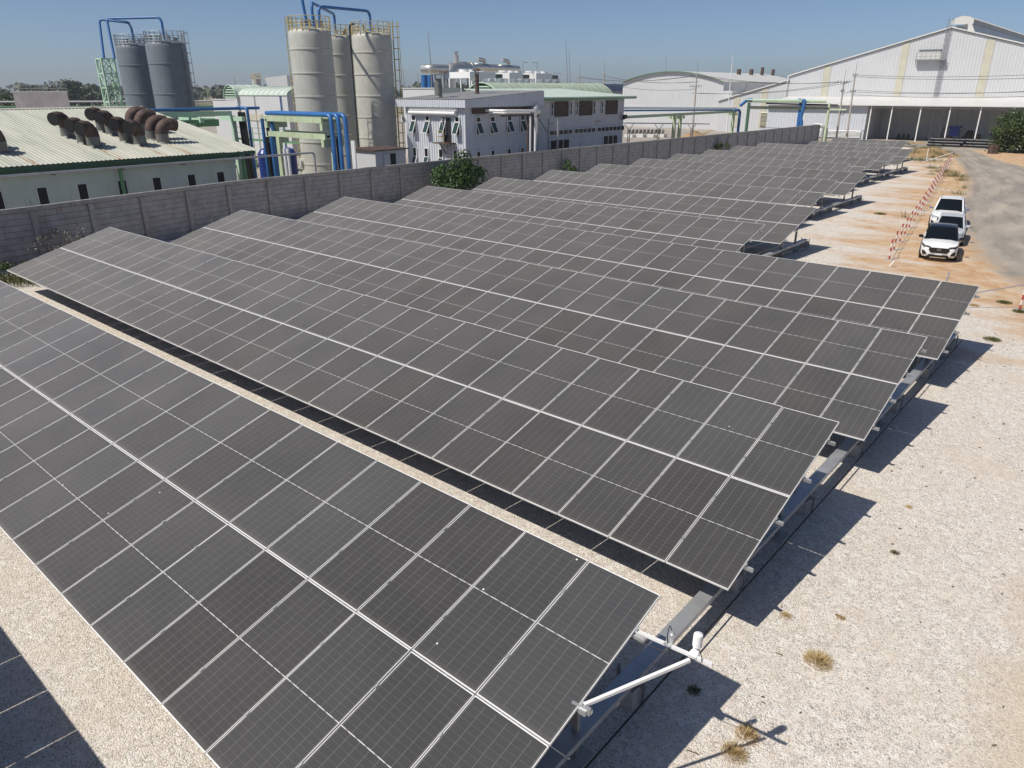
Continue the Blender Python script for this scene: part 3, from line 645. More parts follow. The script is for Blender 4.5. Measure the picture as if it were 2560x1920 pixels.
f.tube([(cx + nx*1.85, cy + ny*1.85, 2.1), (cx + nx*2.15, cy + ny*2.15, 2.1)], 0.42, 20); f.tube([(cx + nx*1.85+.2, cy + ny*1.85, 0.9), (cx + nx*2.2+.2, cy + ny*2.2, 0.9)], 0.3, 16)
manpar = [o for o in bpy.data.objects if o.name == "storage_tank"][0]; f.build("manhole", M['beigetank'], manpar)
def pipe_thing(name, label, paths, r, mt, cat="pipe", n=10, group=None):
    P0 = Vector(paths[0][0]); t = thing(name, label, cat, P0, group)
    for k, p in enumerate(paths): MB().tube(p, r if not isinstance(r, list) else r[k], n).build("pipe", M[mt], t)
    return t
def px3(fn, D):
    return lambda x, y: C0 + ray(*fn(x, y)) * D
P = px3(b1, 80)
L1, L2 = P(855, 500), P(1000, 500)
t = thing("overhead_pipe", "blue pipe arching from the lattice tower to the left grey tank", "pipe", L1)
MB().tube(bend([P(898, 505), P(855, 165), P(1110, 195), Vector((-94.6, 42.1, 15.3)), Vector((-94.6, 42.1, 13.7))], 0.5), 0.135, 12).build("pipe", M['blue'], t)
t = thing("overhead_pipe", "blue pipe arching from the lattice tower to the right grey tank", "pipe", L2)
MB().tube(bend([P(990, 505), P(920, 160), Vector((-86.75, 42.0, 15.98)), Vector((-86.75, 42.0, 13.6))], 0.6), 0.135, 12).build("pipe", M['blue'], t)
t = thing("overhead_pipe", "blue pipe rising straight from the front beige tank", "pipe", (-62.6, 43.9, 13.8))
MB().tube([(-62.55, 43.9, 13.8), (-62.75, 43.75, 16.0), (-62.75, 43.75, 16.35)], 0.135, 12).build("pipe", M['blue'], t)
t = thing("overhead_pipe", "blue pipe arching from the front beige tank to the right one", "pipe", (-61.4, 44.2, 13.8))
MB().tube(bend([(-61.3, 44.4, 13.7), (-61.35, 44.4, 15.6), (-62.7, 51.4, 15.75), (-62.7, 51.4, 13.8)], 0.6), 0.135, 12).build("pipe", M['blue'], t)
t = thing("overhead_pipe", "blue pipe arching from the front beige tank to the middle one", "pipe", (-62.2, 44.4, 13.8))
MB().tube(bend([(-62.2, 44.3, 13.7), (-62.2, 44.3, 15.95), (-69.2, 52.0, 15.9), (-69.3, 52.0, 13.8)], 0.6), 0.135, 12).build("pipe", M['blue'], t)
# lattice tower
ltx, lty, lw, lh = -90.75, 36.9, 1.35, 11.8
t = thing("lattice_tower", "pale green lattice tower carrying blue pipes beside the grey tanks", "tower", (ltx, lty, 0))
b = MB(); cs = [(ltx - lw/2, lty - lw/2), (ltx + lw/2, lty - lw/2), (ltx + lw/2, lty + lw/2), (ltx - lw/2, lty + lw/2)]
for c in cs: b.bar((*c, 0), (*c, lh), 0.16)
b.build("leg", M['lattice'], t); b = MB(); nz = 8
for i in range(nz + 1):
    z = lh * i / nz
    for k in range(4):
        p, q = cs[k], cs[(k + 1) % 4]; b.bar((*p, z), (*q, z), 0.11)
        if i < nz:
            z2 = lh * (i + 1) / nz
            if k % 2 == 0: b.bar((*p, z), (*q, z2), 0.1) if i % 2 else b.bar((*q, z), (*p, z2), 0.1)
            else: b.bar((*p, z), (*q, z2), 0.08); b.bar((*q, z), (*p, z2), 0.08)
b.build("bracing", M['lattice'], t)
# ---------------------------------------------------------------- pipe racks
# rack with blue down-pipes right behind the wall
t = thing("pipe_rack", "pale green pipe rack with blue pipes bending down in front of the beige tanks", "pipe rack", (-52, 35, 0))
for yy in (34.8,):
    MB().box(-56.9, yy - .1, 6.22, -48.9, yy + .1, 6.62).build("beam", M['palegreen'], t)
    MB().box(-56.6, yy - .1, 5.05, -48.6, yy + .1, 5.45).build("beam", M['palegreen'], t)
b = MB(); b.box(-56.9, 36.2, 6.22, -48.9, 36.4, 6.62); b.box(-56.6, 36.2, 5.05, -48.6, 36.4, 5.45); b.build("beam", M['palegreen'], t)
for x in (-56.4, -48.85):
    MB().box(x - .14, 35.4, 0, x + .14, 35.7, 6.2).build("post", M['palegreen'], t)
    MB().box(x - .16, 34.6, 5.7, x + .16, 36.5, 6.2).build("crossbeam", M['palegreen'], t)
    MB().box(x - .16, 34.6, 4.5, x + .16, 36.5, 5.03).build("crossbeam", M['palegreen'], t)
for k in range(3):
    y = 34.9 + k * 0.42; x = -47.75 + 0.30 * k - .15
    MB().tube(bend([(-56.6, y, 6.83), (x, y, 6.83), (x, y, 0)], 0.55), 0.17, 14).build("pipe", M['blue'], t)
for k in range(3): MB().tube([(-56.9 + .4*k, 34.6 + .2*k, 6.4), (-56.9 + .4*k, 34.6 + .2*k, 0)], 0.14, 10).build("pipe", M['blue' if k != 1 else 'black'], t)
for k, (xx_, mt_, r_) in enumerate(((gy(676, 400, 34.6).x, 'black', .14), (gy(687, 400, 34.6).x, 'blue', .15), (gy(715, 400, 34.6).x, 'white', .12), (gy(724, 400, 34.6).x, 'white', .12))): MB().tube([(xx_, 34.55, 5.0 if k < 2 else 4.2), (xx_, 34.55, 0)], r_, 10).build('pipe', M[mt_], t)
xx_ = gy(701, 400, 34.7).x; MB().box(xx_ - .22, 34.65, 0, xx_ + .22, 34.95, 5.03).build('post', M['palegreen'], t)
for k in range(2): MB().tube(bend([(-49.4, 35.2 + .3*k, 5.2), (-48.2, 35.2 + .3*k, 5.3), (-48.2, 35.2 + .3*k, 0)], 0.3), 0.09, 10).build("pipe", M['black'], t)
for k in range(2): MB().tube([(-46.9 + .22*k, 35.9, 5.0), (-46.9 + .22*k, 35.9, 0)], 0.1, 10).build("pipe", M['white'], t)
# rack on the left, running away from the camera
t = thing("pipe_rack", "green pipe rack carrying one long blue pipe behind the pale green building", "pipe rack", (-70, 36, 0))
MB().box(-70.15, 20, 6.28, -69.85, 39.3, 6.7).build("beam", M['lattice'], t)
MB().box(-71.6, 22, 5.3, -71.3, 38.6, 5.75).build("beam", M['green'], t); MB().box(-68.6, 24, 5.75, -68.3, 37.0, 6.05).build("beam", M['green'], t)
for y in (30.5, 35.2, 39.4):
    MB().box(-70.2, y - .2, 0, -69.8, y + .2, 6.27).build("post", M['lattice'], t); MB().box(-72.2, y - .18, 5.8, -68.0, y + .18, 6.2).build("crossbeam", M['lattice'], t)
MB().tube([(-70, 18, 6.92), (-70, 42.4, 6.92)], 0.14, 12).build("pipe", M['blue'], t)
MB().tube(bend([(-70.5, 40.3, 6.95), (-69.2, 40.6, 6.95), (-69.2, 40.6, 0)], 0.3), 0.15, 12).build("pipe", M['blue'], t)
for k in range(3): MB().tube([(-69.6 + .45*k, 39.9, 6.6), (-69.4 + .45*k, 39.9, 0)], 0.14, 10).build("pipe", M['black'], t)
t = thing("walkway", "green handrail walkway among pipes between the two tank groups", "walkway", (-76, 47, 0))
b = MB()
for i in range(9):
    x = -84 + 2.2*i; b.bar((x, 47, 0), (x, 47, 4.6), .06)
for z in (3.4, 4.0, 4.6): b.bar((-84, 47, z), (-66.4, 47, z), .05)
b.build("railing", M['green'], t); MB().box(-84, 46.9, 3.2, -66.4, 48.2, 3.3).build("deck", M['green'], t)
# blue water tanks, white shed, pump clutter
_wa = C0 + ray(668, 420) * 62.5; _wb = C0 + ray(725, 415) * 63
for (x, y, lb) in ((_wa.x, _wa.y, "dark blue ribbed plastic water tank on the left, just behind the wall"), (_wb.x, _wb.y, "dark blue ribbed plastic water tank on the right, behind blue pipes")):
    t = thing("water_tank", lb, "water tank", (x, y, 0)); pr = [(0.62, 0.5)]
    for i in range(10): pr += [(0.63, 0.6 + i*.3), (0.65, 0.7 + i*.3), (0.65, 0.78 + i*.3), (0.63, 0.86 + i*.3)]
    pr += [(0.62, 3.55), (0.42, 3.85), (0.17, 3.97), (0, 3.98)]
    MB().lathe(pr, (x, y, 0), 32).build("body", M['bluetank'], t, sharp=30); MB().lathe([(1.0, 0), (1.0, .5), (0, .5)], (x, y, 0), 24).build("plinth", M['conc'], t)
t = thing("pump_shed", "small white metal hut with open dark doorway below the right beige tank", "hut", (-51.5, 42, 0))
b = MB(); b.box(-53.6, 41.2, 0, -50.8, 44.6, 3.72); b.build("wall", M['shedwhite'], t); MB().prism([(-53.8, 41.0, 3.73), (-50.6, 41.0, 3.73), (-50.6, 41.0, 3.82), (-53.8, 41.0, 3.9)], (0, 3.8, 0)).build("roof", M['rust'], t)
MB().box(-50.81, 42.75, 0, -50.785, 43.45, 3.45).build("doorway", M['dark'], t)
MB().box(-50.79, 42.05, 0.4, -50.70, 42.74, 3.45).build("door", M['shedwhite'], t)
#PART3
# ================================================================ GREY CORRUGATED BUILDING WITH OPEN WINDOWS
GX, GY, GXL, GYR = -50.0, 51.5, -58.3, 60.9
g = thing("workshop_building", "two-storey grey corrugated building with tilted open windows and two chimneys", "building", (GX, GY, 0))
b = MB()
corr_wall(b, (GXL, GY), (GX, GY), 0, 7.05, 0.33, 0.06, out=(0, -1, 0)); corr_wall(b, (GX, GY), (GX, GYR), 0, 7.2, 0.33, 0.06, out=(1, 0, 0))
b.box(GXL + .02, GY + .02, 0, GX - .02, GYR, 7.04); b.build("wall", M['siding'], g)
ye0, ye1, xe0, xe1 = 51.05, 62.6, -59.3, -49.55
def zroof(y): return 7.72 + (y - ye0) * 0.062
b = MB(); b.prism([(xe0, ye0, 7.70), (xe0, ye1, 8.42), (xe0, ye1, 7.3), (xe0, ye0 + .6, 7.06), (xe0, ye0, 7.02)], (xe1 - xe0, 0, 0))
corr_roof(b, (xe0 - .03, ye0 - .05, zroof(ye0) + .01), (xe1 + .03, ye0 - .05, zroof(ye0) + .01), (xe0 - .03, ye1, zroof(ye1) + .01), (xe1 + .03, ye1, zroof(ye1) + .01), 0.35, 0.04, 1)
corr_wall(b, (xe0, ye0 - .01), (xe1, ye0 - .01), 7.02, 7.69, 0.3, 0.04, 0, (0, -1, 0))
corr_wall(b, (xe1 + .01, ye0), (xe1 + .01, ye1), 7.02, lambda q: zroof(q.y) - .02, 0.3, 0.04, 0, (1, 0, 0))
b.build("roof", [M['siding'], M['greyroof']], g)
def framed(parent, face, u0, u1, z0, z1, sash=None, fmat='white', gmat='glass', fw=0.07, base=None, mull=()):
    """window on a wall face: 'front' (y = base, facing -y) or 'side' (x = base, facing +x); sash tilts out from the top hinge"""
    b = MB(); gl = MB()
    def bx(mb, a0, a1, c0, c1, d0, d1):
        if face == 'front': mb.box(a0, base - d1, c0, a1, base - d0, c1)
        else: mb.box(base + d0, a0, c0, base + d1, a1, c1)
    for (a, c, e, f) in ((u0, u1, z0, z0 + fw), (u0, u1, z1 - fw, z1), (u0, u0 + fw, z0 + fw, z1 - fw), (u1 - fw, u1, z0 + fw, z1 - fw)): bx(b, a, c, e, f, 0.04, 0.12)
    for mz in mull:
        if mz[0] == 'z': bx(b, u0 + fw, u1 - fw, mz[1] - .03, mz[1] + .03, .05, .11)
        else: bx(b, mz[1] - .03, mz[1] + .03, z0 + fw, z1 - fw, .05, .11)
    bx(gl, u0 + fw - .01, u1 - fw + .01, z0 + fw - .01, z1 - fw + .01, 0.045, 0.065)
    f = b.build("window", M[fmat], parent); gl.build("pane", M[gmat], f)
    if sash:
        s0, s1, tilt = sash; hh = s1 - s0; oy = math.sin(tilt) * hh; oz = math.cos(tilt) * hh
        s = MB(); sg = MB()
        def P(u, k): return (u, base - 0.12 - oy * k, s1 - oz * k) if face == 'front' else (base + 0.12 + oy * k, u, s1 - oz * k)
        for (p, q) in ((P(u0, 0), P(u0, 1)), (P(u1, 0), P(u1, 1)), (P(u0, 0), P(u1, 0)), (P(u0, 1), P(u1, 1))): s.bar(p, q, 0.06, 0.05)
        sg.poly([P(u0, .03), P(u1, .03), P(u1, .97), P(u0, .97)])
        so = s.build("sash", M['white'], f); sg.build("pane", M['gglass'], f)
for (xa, xb) in ((240, 275), (358, 396), (494, 522), (613, 656)):
    u0, u1 = gy(*b3(xa, 760), GY).x + .12, gy(*b3(xb, 760), GY).x
    framed(g, 'front', u0, max(u1, u0 + .62), 4.55, 6.25, (4.6, 5.72, rad(24)), base=GY - .05, mull=(('z', 5.75),))
for xc in (-57.1, -55.4, -53.35, -51.35): framed(g, 'front', xc - .3, xc + .3, 1.3, 3.25, (1.35, 2.4, rad(20)), base=GY - .05, mull=(('z', 2.4),))
for (xa, xb) in ((785, 825), (910, 948), (1055, 1090), (1170, 1203)):
    u0 = gx(*b3(xa, 760), GX).y; framed(g, 'side', u0, u0 + .68, 4.55, 6.2, (4.6, 5.65, rad(24)), base=GX + .05, mull=(('z', 5.7),))
    framed(g, 'side', u0, u0 + .6, 1.6, 3.1, None, base=GX + .05)
MB().box(-52.75, GY - .09, 3.9, -51.95, GY - .065, 6.1).build("doorway", M['dark'], g)
MB().bar((-52.78, GY - .1, 3.9), (-52.78, GY - .1, 6.1), .08, .5).build("door", M['greyroof'], g)
b = MB(); b.box(-53.5, GY - 1.0, 3.78, -51.3, GY - .07, 3.88); b.bar((-52.6, GY - .1, 2.8), (-52.6, GY - .95, 3.75), .07); b.build("landing", M['rust'], g)
b = MB()
for x in (-53.0, -52.0): b.bar((x, GY - .98, 3.88), (x, GY - .98, 4.95), .05)
for z in (4.4, 4.95): b.bar((-53.0, GY - .98, z), (-52.0, GY - .98, z), .05); b.bar((-53.0, GY - .98, z), (-53.0, GY - .1, z), .05)
b.build("railing", M['yellow'], g)
b = MB()
for x in (-51.75, -51.3): b.bar((x, GY - .75, 0), (x, GY - .75, 4.3), .04)
for i in range(12): b.bar((-51.75, GY - .75, .4 + .32*i), (-51.3, GY - .75, .4 + .32*i), .03)
b.build("ladder", M['rust'], g)
b = MB(); b.tube([(-57.4, GY - .36, 6.5), (-51.0, GY - .36, 6.5)], 0.17, 14); b.box(-57.5, GY - .3, 6.72, -50.9, GY - .08, 6.98); b.build("roller_shutter", M['white'], g)
MB().box(GX + .08, 52.3, 6.45, GX + .3, 60.3, 6.95).build("shutter_housing", M['rust'], g)
def chimney(x, y, r, h, mt, par):
    z = zroof(y); b = MB(); b.lathe([(r, -.2), (r, h)], (x, y, z), 20); b.lathe([(r + .06, 0), (r + .06, .12), (r, .2)], (x, y, z), 20)
    for k in range(6): q = k * math.pi / 3; b.bar((x + r*math.cos(q), y + r*math.sin(q), z + h), (x + r*math.cos(q), y + r*math.sin(q), z + h + .35), .03)
    b.lathe([(0, h + .62), (r + .34, h + .34), (r + .3, h + .32), (0, h + .5)], (x, y, z), 20); b.build("chimney", M[mt], par)
chimney(-54.3, 52.3, .33, 1.75, 'rustpipe', g); chimney(-54.2, 57.6, .2, 1.85, 'rust', g)
b = MB(); b.box(GXL - .85, GY + .1, 5.5, GXL - .05, GY + .55, 6.2); b.tube([(GXL - .45, GY + .09, 5.85), (GXL - .45, GY + .05, 5.85)], .26, 16, 1); b.build("air_conditioner", [M['white'], M['greyroof']], g)
t = thing("insulated_pipe", "white insulated pipe on a frame leaving the grey corrugated building and dropping to the ground", "pipe", (-47.4, 57, 6.6))
MB().tube(bend([(-49.9, 54.0, 6.72), (-47.4, 54.0, 6.72), (-47.4, 58.6, 6.62), (-47.4, 58.6, 0)], 0.35), .13, 12).build("pipe", M['white'], t)
MB().tube(bend([(-49.9, 54.4, 6.5), (-47.7, 54.4, 6.5), (-47.7, 58.2, 6.42), (-47.7, 58.2, 0)], 0.3), .09, 10).build("pipe", M['white'], t)
b = MB(); b.bar((-47.55, 53.6, 6.3), (-47.55, 58.4, 6.25), .12, .16); b.bar((-47.55, 57.6, 0), (-47.55, 57.6, 6.25), .12); b.build("support", M['rust'], t)
t = thing("drum_vessel", "horizontal silver vessel with domed end on a stand, right of the grey corrugated building", "vessel", (-49, 61, 6.5))
b = MB(); pr = [(0, -1.3), (.3, -1.22), (.5, -1.0), (.56, -.8), (.56, 1.4)]
vs = []; b.tube([(-51.5 + 2.2, 60.6 - 0.0, 6.55), (-49.0, 61.4, 6.55)], .56, 20); b.lathe([(.56, 0), (.5, .2), (.3, .36), (0, .42)], (0, 0, 0), 20)
R_ = Matrix.Rotation(rad(90), 3, 'Y'); nn = 4 * 20
b2_ = MB(); b2_.tube([(-52.0, 61.0, 6.55), (-49.2, 61.0, 6.55)], .56, 20); b2_.tube([(-49.2, 61.0, 6.55), (-49.02, 61.0, 6.55), (-48.86, 61.0, 6.55), (-48.78, 61.0, 6.55)], [.56, .5, .3, .02], 20)
b2_.build("shell", M['steel'], t, sharp=60)
b = MB(); b.box(-50.2, 60.2, 5.82, -48.4, 62.2, 5.92)
for (x, y) in ((-48.5, 60.3), (-48.5, 62.1)): b.bar((x, y, 0), (x, y, 5.8), .12); b.bar((x, y, 4.3), (-49.8, y, 5.8), .08)
b.tube([(-47.9, 62.9, 0), (-47.9, 62.9, 5.7)], .11, 8); b.build("stand", M['greyrail'], t)
# ================================================================ LONG GREY OFFICE BLOCK WITH BROWN SCREENS
g = thing("office_block", "long grey rendered block with brown window screens and mint green roof", "building", (-50, 70, 0))
MB().box(-60, 62.7, 0, -50.3, 79.0, 7.5).build("wall", M['render'], g)
b = MB(); b.prism([(-49.6, 62.7, 7.70), (-61, 62.7, 8.55), (-61, 62.7, 8.67), (-49.6, 62.7, 7.82)], (0, 17.9, 0)); b.build("roof", M['mint'], g)
MB().box(-49.75, 62.75, 7.52, -49.6, 80.6, 7.69).build("gutter", M['green'], g)
BX = -50.3
for xa, xb in ((1470, 1587), (1685, 1793), (1913, 2012)):
    u0, u1 = gx(*b3(xa, 660), BX).y, gx(*b3(xb, 660), BX).y
    framed(g, 'side', u0, u1, 5.85, 7.35, None, fmat='screen', gmat='screen', fw=.05, base=BX, mull=(('z', 6.35), ('z', 6.85)))
for xa, xb in ((1437, 1458), (1601, 1620), (1653, 1672), (1803, 1822), (1870, 1888)):
    u0, u1 = gx(*b3(xa, 660), BX).y, gx(*b3(xb, 660), BX).y
    framed(g, 'side', u0, u1, 5.95, 7.32, None, fw=.05, base=BX, mull=(('z', 6.6),))
for xa, xb, n in ((1423, 1623, 5), (1640, 1822, 5), (1837, 2068, 7)):
    u0, u1 = gx(*b3(xa, 850), BX).y, gx(*b3(xb, 850), BX).y
    framed(g, 'side', u0, u1, 3.98, 4.52, None, fw=.05, base=BX, mull=tuple(('u', u0 + (u1 - u0) * k / n) for k in range(1, n)))
for xa, xb, n in ((1430, 1598, 3), (1890, 2013, 3)):
    u0, u1 = gx(*b3(xa, 930), BX).y, gx(*b3(xb, 930), BX).y
    framed(g, 'side', u0, u1, 2.3, 3.55, None, fw=.06, base=BX, mull=tuple(('u', u0 + (u1 - u0) * k / n) for k in range(1, n)))
for xa, z in ((1435, 5.2), (1840, 5.15)):
    u0 = gx(*b3(xa, 790), BX).y; MB().box(BX, u0 - .3, z - .04, BX + .1, u0 + .6, z + .04).build("spout", M['lumber'], g)
u0 = gx(*b3(2050, 735), BX).y; b = MB(); b.box(BX, u0 - .05, 5.2, BX + .5, u0 + .05, 5.3); b.box(BX + .35, u0 - .28, 5.3, BX + .65, u0 + .28, 5.75); b.build("floodlight", M['black'], g)
# vaulted roof behind it
def vault_hall(name, label, cx, r, zc, y0, y1, mwall, mroof, end_slats=True):
    g = thing(name, label, "building", (cx, y0, 0))
    MB().box(cx - r + .12, y0 + .05, 0, cx + r - .12, y1, zc).build("wall", mwall, g)
    A = arc((cx, y0 - .15, zc), r, 0, math.pi, 24); b = MB(); L = y1 - y0 + .3
    Bv = [(p[0], p[1] + L, p[2]) for p in A]; k = len(A); b.add(A + Bv, [(i, i + 1, k + i + 1, k + i) for i in range(k - 1)], 0, True)
    y = y0
    while y < y1:                                               # seams over the vault
        b.tube([(p[0] + (p[0] - cx) / r * .02, y, p[2] + .02) for p in arc((cx, y, zc), r, 0, math.pi, 16)], .035, 4, cap=False); y += 1.45
    b.build("roof", mroof, g)
    e = MB(); A2 = arc((cx, y0 + .06, zc), r - .1, 0, math.pi, 20); e.poly(A2)
    e.build("gable", M['dark'], g)
    b = MB(); z = zc + .12
    while z < zc + r - .15:
        hw = math.sqrt(max(0.0, (r - .08)**2 - (z - zc)**2)); b.box(cx - hw, y0 - .03, z - .1, cx + hw, y0 + .03, z + .06); z += .34
    b.tube(arc((cx, y0 - .12, zc), r, 0, math.pi, 24), .07, 6, cap=False); b.build("louvre", M['lattice'], g)
vault_hall("vaulted_hall", "long hall with faded green vaulted roof behind the grey office block", -66.0, 3.6, 5.75, 71.0, 96.0, M['render'], M['vault'])
t = thing("flat_hut", "plain white flat-roofed block left of the tall chimney, behind the grey building", "building", (-80, 73, 0)); hx0, hx1 = gy(*b3(160, 485), 72).x, gy(*b3(435, 480), 72).x; MB().box(hx0, 72, 0, hx1, 77, 8.7).build("wall", M['shedwhite'], t); MB().box(hx0 - .1, 71.9, 8.71, hx1 + .1, 77.1, 8.82).build("roof", M['whiteroof'], t)
# ---------------------------------------------------------------- big silver ducts
t = thing("exhaust_duct_line", "huge silver insulated duct with bends on a steel frame behind the corrugated building", "duct", (-85, 86, 8))
b = MB(); X = -85
b.tube(bend([(X - 1.5, 80.3, 11.45), (X + .2, 80.35, 11.45), (X + .2, 84.6, 11.45)], .8), .62, 18); b.build("elbow", M['steel'], t)
b = MB(); b.tube(bend([(X + .3, 83.9, 8.4), (X + .3, 83.9, 11.45), (X + .3, 88.4, 11.45)], 1.6, 10), 1.06, 22); b.tube([(X + .3, 88.2, 11.45), (X + .3, 88.42, 11.45)], 1.12, 22); b.build("drum", M['steel'], t)
b = MB(); b.tube([(X, 88.0, 11.75), (X, 92, 11.8), (X, 100.4, 11.75)], [.75, .58, .52], 16); b.build("duct", M['steel'], t)
for yy in (91.6, 97.4):
    b = MB(); b.tube(bend([(X, yy + .6, 11.9), (X, yy + .6, 12.85), (X, yy - 1.0, 13.0)], .5), .3, 12); b.build("elbow", M['steel'], t)
b = MB(); b.lathe([(.42, 0), (.42, 1.05)], (X, 85.85, 12.4), 16); b.lathe([(.2, 1.05), (.2, 1.35), (.55, 1.38), (.05, 1.62)], (X, 85.85, 12.4), 16); b.build("stack", M['steel'], t)
b = MB()
for yy in (82.2, 84.4, 87.2, 89.2):
    for xx in (X - 1, X + 1): b.bar((xx, yy, 0), (xx, yy, 10.6), .16)
for (p, q) in (((X + 1, 82.2, 8), (X + 1, 84.4, 10.3)), ((X + 1, 84.4, 8), (X + 1, 82.2, 10.3)), ((X + 1, 87.2, 8), (X + 1, 89.2, 10.3)), ((X + 1, 84.4, 10.5), (X + 1, 89.2, 10.5)), ((X + 1, 82.2, 9), (X + 1, 89.2, 9))): b.bar(p, q, .12)
b.build("frame", M['greyrail'], t)
MB().box(X - 1.5, 84.8, 0, X + 1, 88.8, 9.2).build("casing", M['rustpipe'], t)
# ---------------------------------------------------------------- air coolers on their lattice
for i, (ya, yb, lb) in enumerate(((78.3, 85.2, "white air cooler bank on lattice legs, nearest the silver ducts"), (86.6, 91.3, "middle white air cooler bank on lattice legs behind the green vault"), (92.8, 98.4, "white air cooler bank farthest right above the green vault"))):
    X = -75; t = thing("air_cooler", lb, "air cooler", (X, ya, 8), "white air coolers in a row")
    MB().box(X - 4, ya, 10.05, X, yb - 1.6, 10.85).build("casing", M['white'], t)
    b = MB()
    for k in range(3): b.lathe([(.75, 0), (.68, .28), (.68, .34), (.0, .34)], (X - 2, ya + .9 + k * 1.55, 10.85), 18)
    b.build("fan_ring", M['white'], t)
    b = MB(); b.box(X - 4, yb - 1.58, 10.1, X, yb - .1, 10.62)
    b.build("coil_header", M['gglass'], t); b = MB(); b.bar((X, yb - 1.6, 10.9), (X, yb + .8, 10.85), .08); b.bar((X, yb - 1.6, 10.05), (X, yb + .6, 10.0), .1)
    ys = [ya + (yb - ya) * k / 3 for k in range(4)]
    for y in ys: b.bar((X, y, 0), (X, y, 10.05), .18); b.bar((X - 4, y, 0), (X - 4, y, 10.05), .18)
    for k in range(3): b.bar((X, ys[k], 8.6), (X, ys[k+1], 10.0), .13); b.bar((X, ys[k+1], 8.6), (X, ys[k], 10.0), .13)
    b.build("frame", M['white'], t)
for (xa, ya_, lb) in ((1200, 262, "thin pole with a bent arm above the middle air cooler"), (1322, 265, "thin pole with a bent arm above the right air cooler")):
    p = gx(*b3(xa, ya_), -76); q = p.y; t = thing("vent_mast", lb, "mast", (-76, q, 10.8), "bent arm masts"); MB().tube([(-76, q, 10.8), (-76, q, p.z), (-76, q + (1.1 if xa < 1250 else -1.1), p.z)], .05, 6).build("pole", M['greyrail'], t)
# ================================================================ WHITE FACTORY BLOCK LEFT OF THE BEIGE TANKS
vault_hall("white_factory_hall", "white hall with louvred round gable and green vault, left of the front beige tank", -106.4, 1.75, 7.55, 60.0, 64.5, M['shedwhite'], M['mint'])
t = thing("white_annex", "low white box annex joined to the louvred white hall, right of the grey tanks", "building", (-109, 59, 0)); ax0, ax1 = gy(531, 250, 60.1).x, gy(585, 250, 60.1).x; MB().box(ax0, 60.1, 0, ax1, 63, 7.25).build("wall", M['shedwhite'], t); MB().box(ax0 - .1, 60.0, 7.26, ax1 + .1, 63.1, 7.36).build("roof", M['whiteroof'], t)
t = thing("white_main_block", "big plain white factory block with half-round mint roof behind the front beige tank", "building", (-95, 60.4, 0)); xl_, xr_ = gy(591, 230, 60.4).x, gy(716, 230, 60.4).x
MB().box(xl_, 60.4, 0, xr_, 68, 7.9).build("wall", M['shedwhite'], t)
A = [(xl_ - .1, 63.4 - 3.1 * math.cos(q), 7.9 + 1.15 * math.sin(q)) for q in [math.pi * i / 16 for i in range(17)]]; B_ = [(xr_ + .1, p[1], p[2]) for p in A]; b = MB(); b.add(A + B_, [(i, i + 1, 18 + i, 17 + i) for i in range(16)], 0, True); b.poly(A); b.poly(B_)
x = xl_ + .6
while x < xr_: b.tube([(x, p[1], p[2] + .02) for p in A[:10]], .05, 4, cap=False); x += 1.3
b.build("roof", M['mint'], t)
for (ua, ub) in ((597, 652), (674, 690)):
    b = MB(); b.box(gy(ua, 262, 60.4).x, 60.3, 4.5, gy(ub, 262, 60.4).x, 60.39, 5.4); b.build("window_band", M['stripe'], t)
xx = gy(702, 240, 60.4).x; MB().tube([(xx, 60.25, 0), (xx, 60.25, 7.9)], .09, 8).build("downpipe", M['blue'], t); xx = gy(636, 240, 60.4).x; MB().tube([(xx, 60.3, 0), (xx, 60.3, 7.9)], .05, 8).build("downpipe", M['greyrail'], t)
Pz = px3(lambda x, y: (400 + x * .14467, 180 + y * .14467), 150)
def far_tank(x0, x1, yt, D, lb):
    f = px3(lambda x, y: (400 + x * .14467, 180 + y * .14467), D); a, c = f(x0, yt), f(x1, yt); m_ = (a + c) / 2; r = (c - a).length / 2
    t = thing("storage_tank", lb, "tank", (m_.x, m_.y, 0)); MB().lathe([(r, 0), (r, m_.z), (0, m_.z + .3)], (m_.x, m_.y, 0), 24).build("shell", M['beigetank'], t)
    b = MB()
    for h in (.5, 1.0): b.tube([(m_.x + r*math.cos(2*math.pi*i/20), m_.y + r*math.sin(2*math.pi*i/20), m_.z + h) for i in range(21)], .06, 4, cap=False)
    for i in range(12): q = 2*math.pi*i/12; b.bar((m_.x + r*math.cos(q), m_.y + r*math.sin(q), m_.z - .2), (m_.x + r*math.cos(q), m_.y + r*math.sin(q), m_.z + 1.0), .07)
    b.build("railing", M['yellow'], t)
far_tank(1590, 1735, 125, 150, "small distant beige tank with yellow rail above the white factory roof")
a, c = Pz(1810, 100), Pz(2190, 75)
t = thing("air_cooler", "distant white air cooler on dark legs just left of the front beige tank", "air cooler", (a.x, a.y, 8)); dxy = Vector((c.x - a.x, c.y - a.y, 0)); zz = a.z
MB().prism([(a.x, a.y, zz - 4.2 + 2.2), (c.x, c.y, zz - 2.0), (c.x, c.y, zz + .5), (a.x, a.y, zz)], (-2.5, 3.0, 0)).build("casing", M['white'], t)
b = MB()
for k in (0.02, .12, .48, .54, .60, .95): p = a + dxy * k; b.bar((p.x, p.y, 0), (p.x, p.y, zz - 2.0), .35 if .4 < k < .7 else .2)
b.build("frame", M['rust'], t)
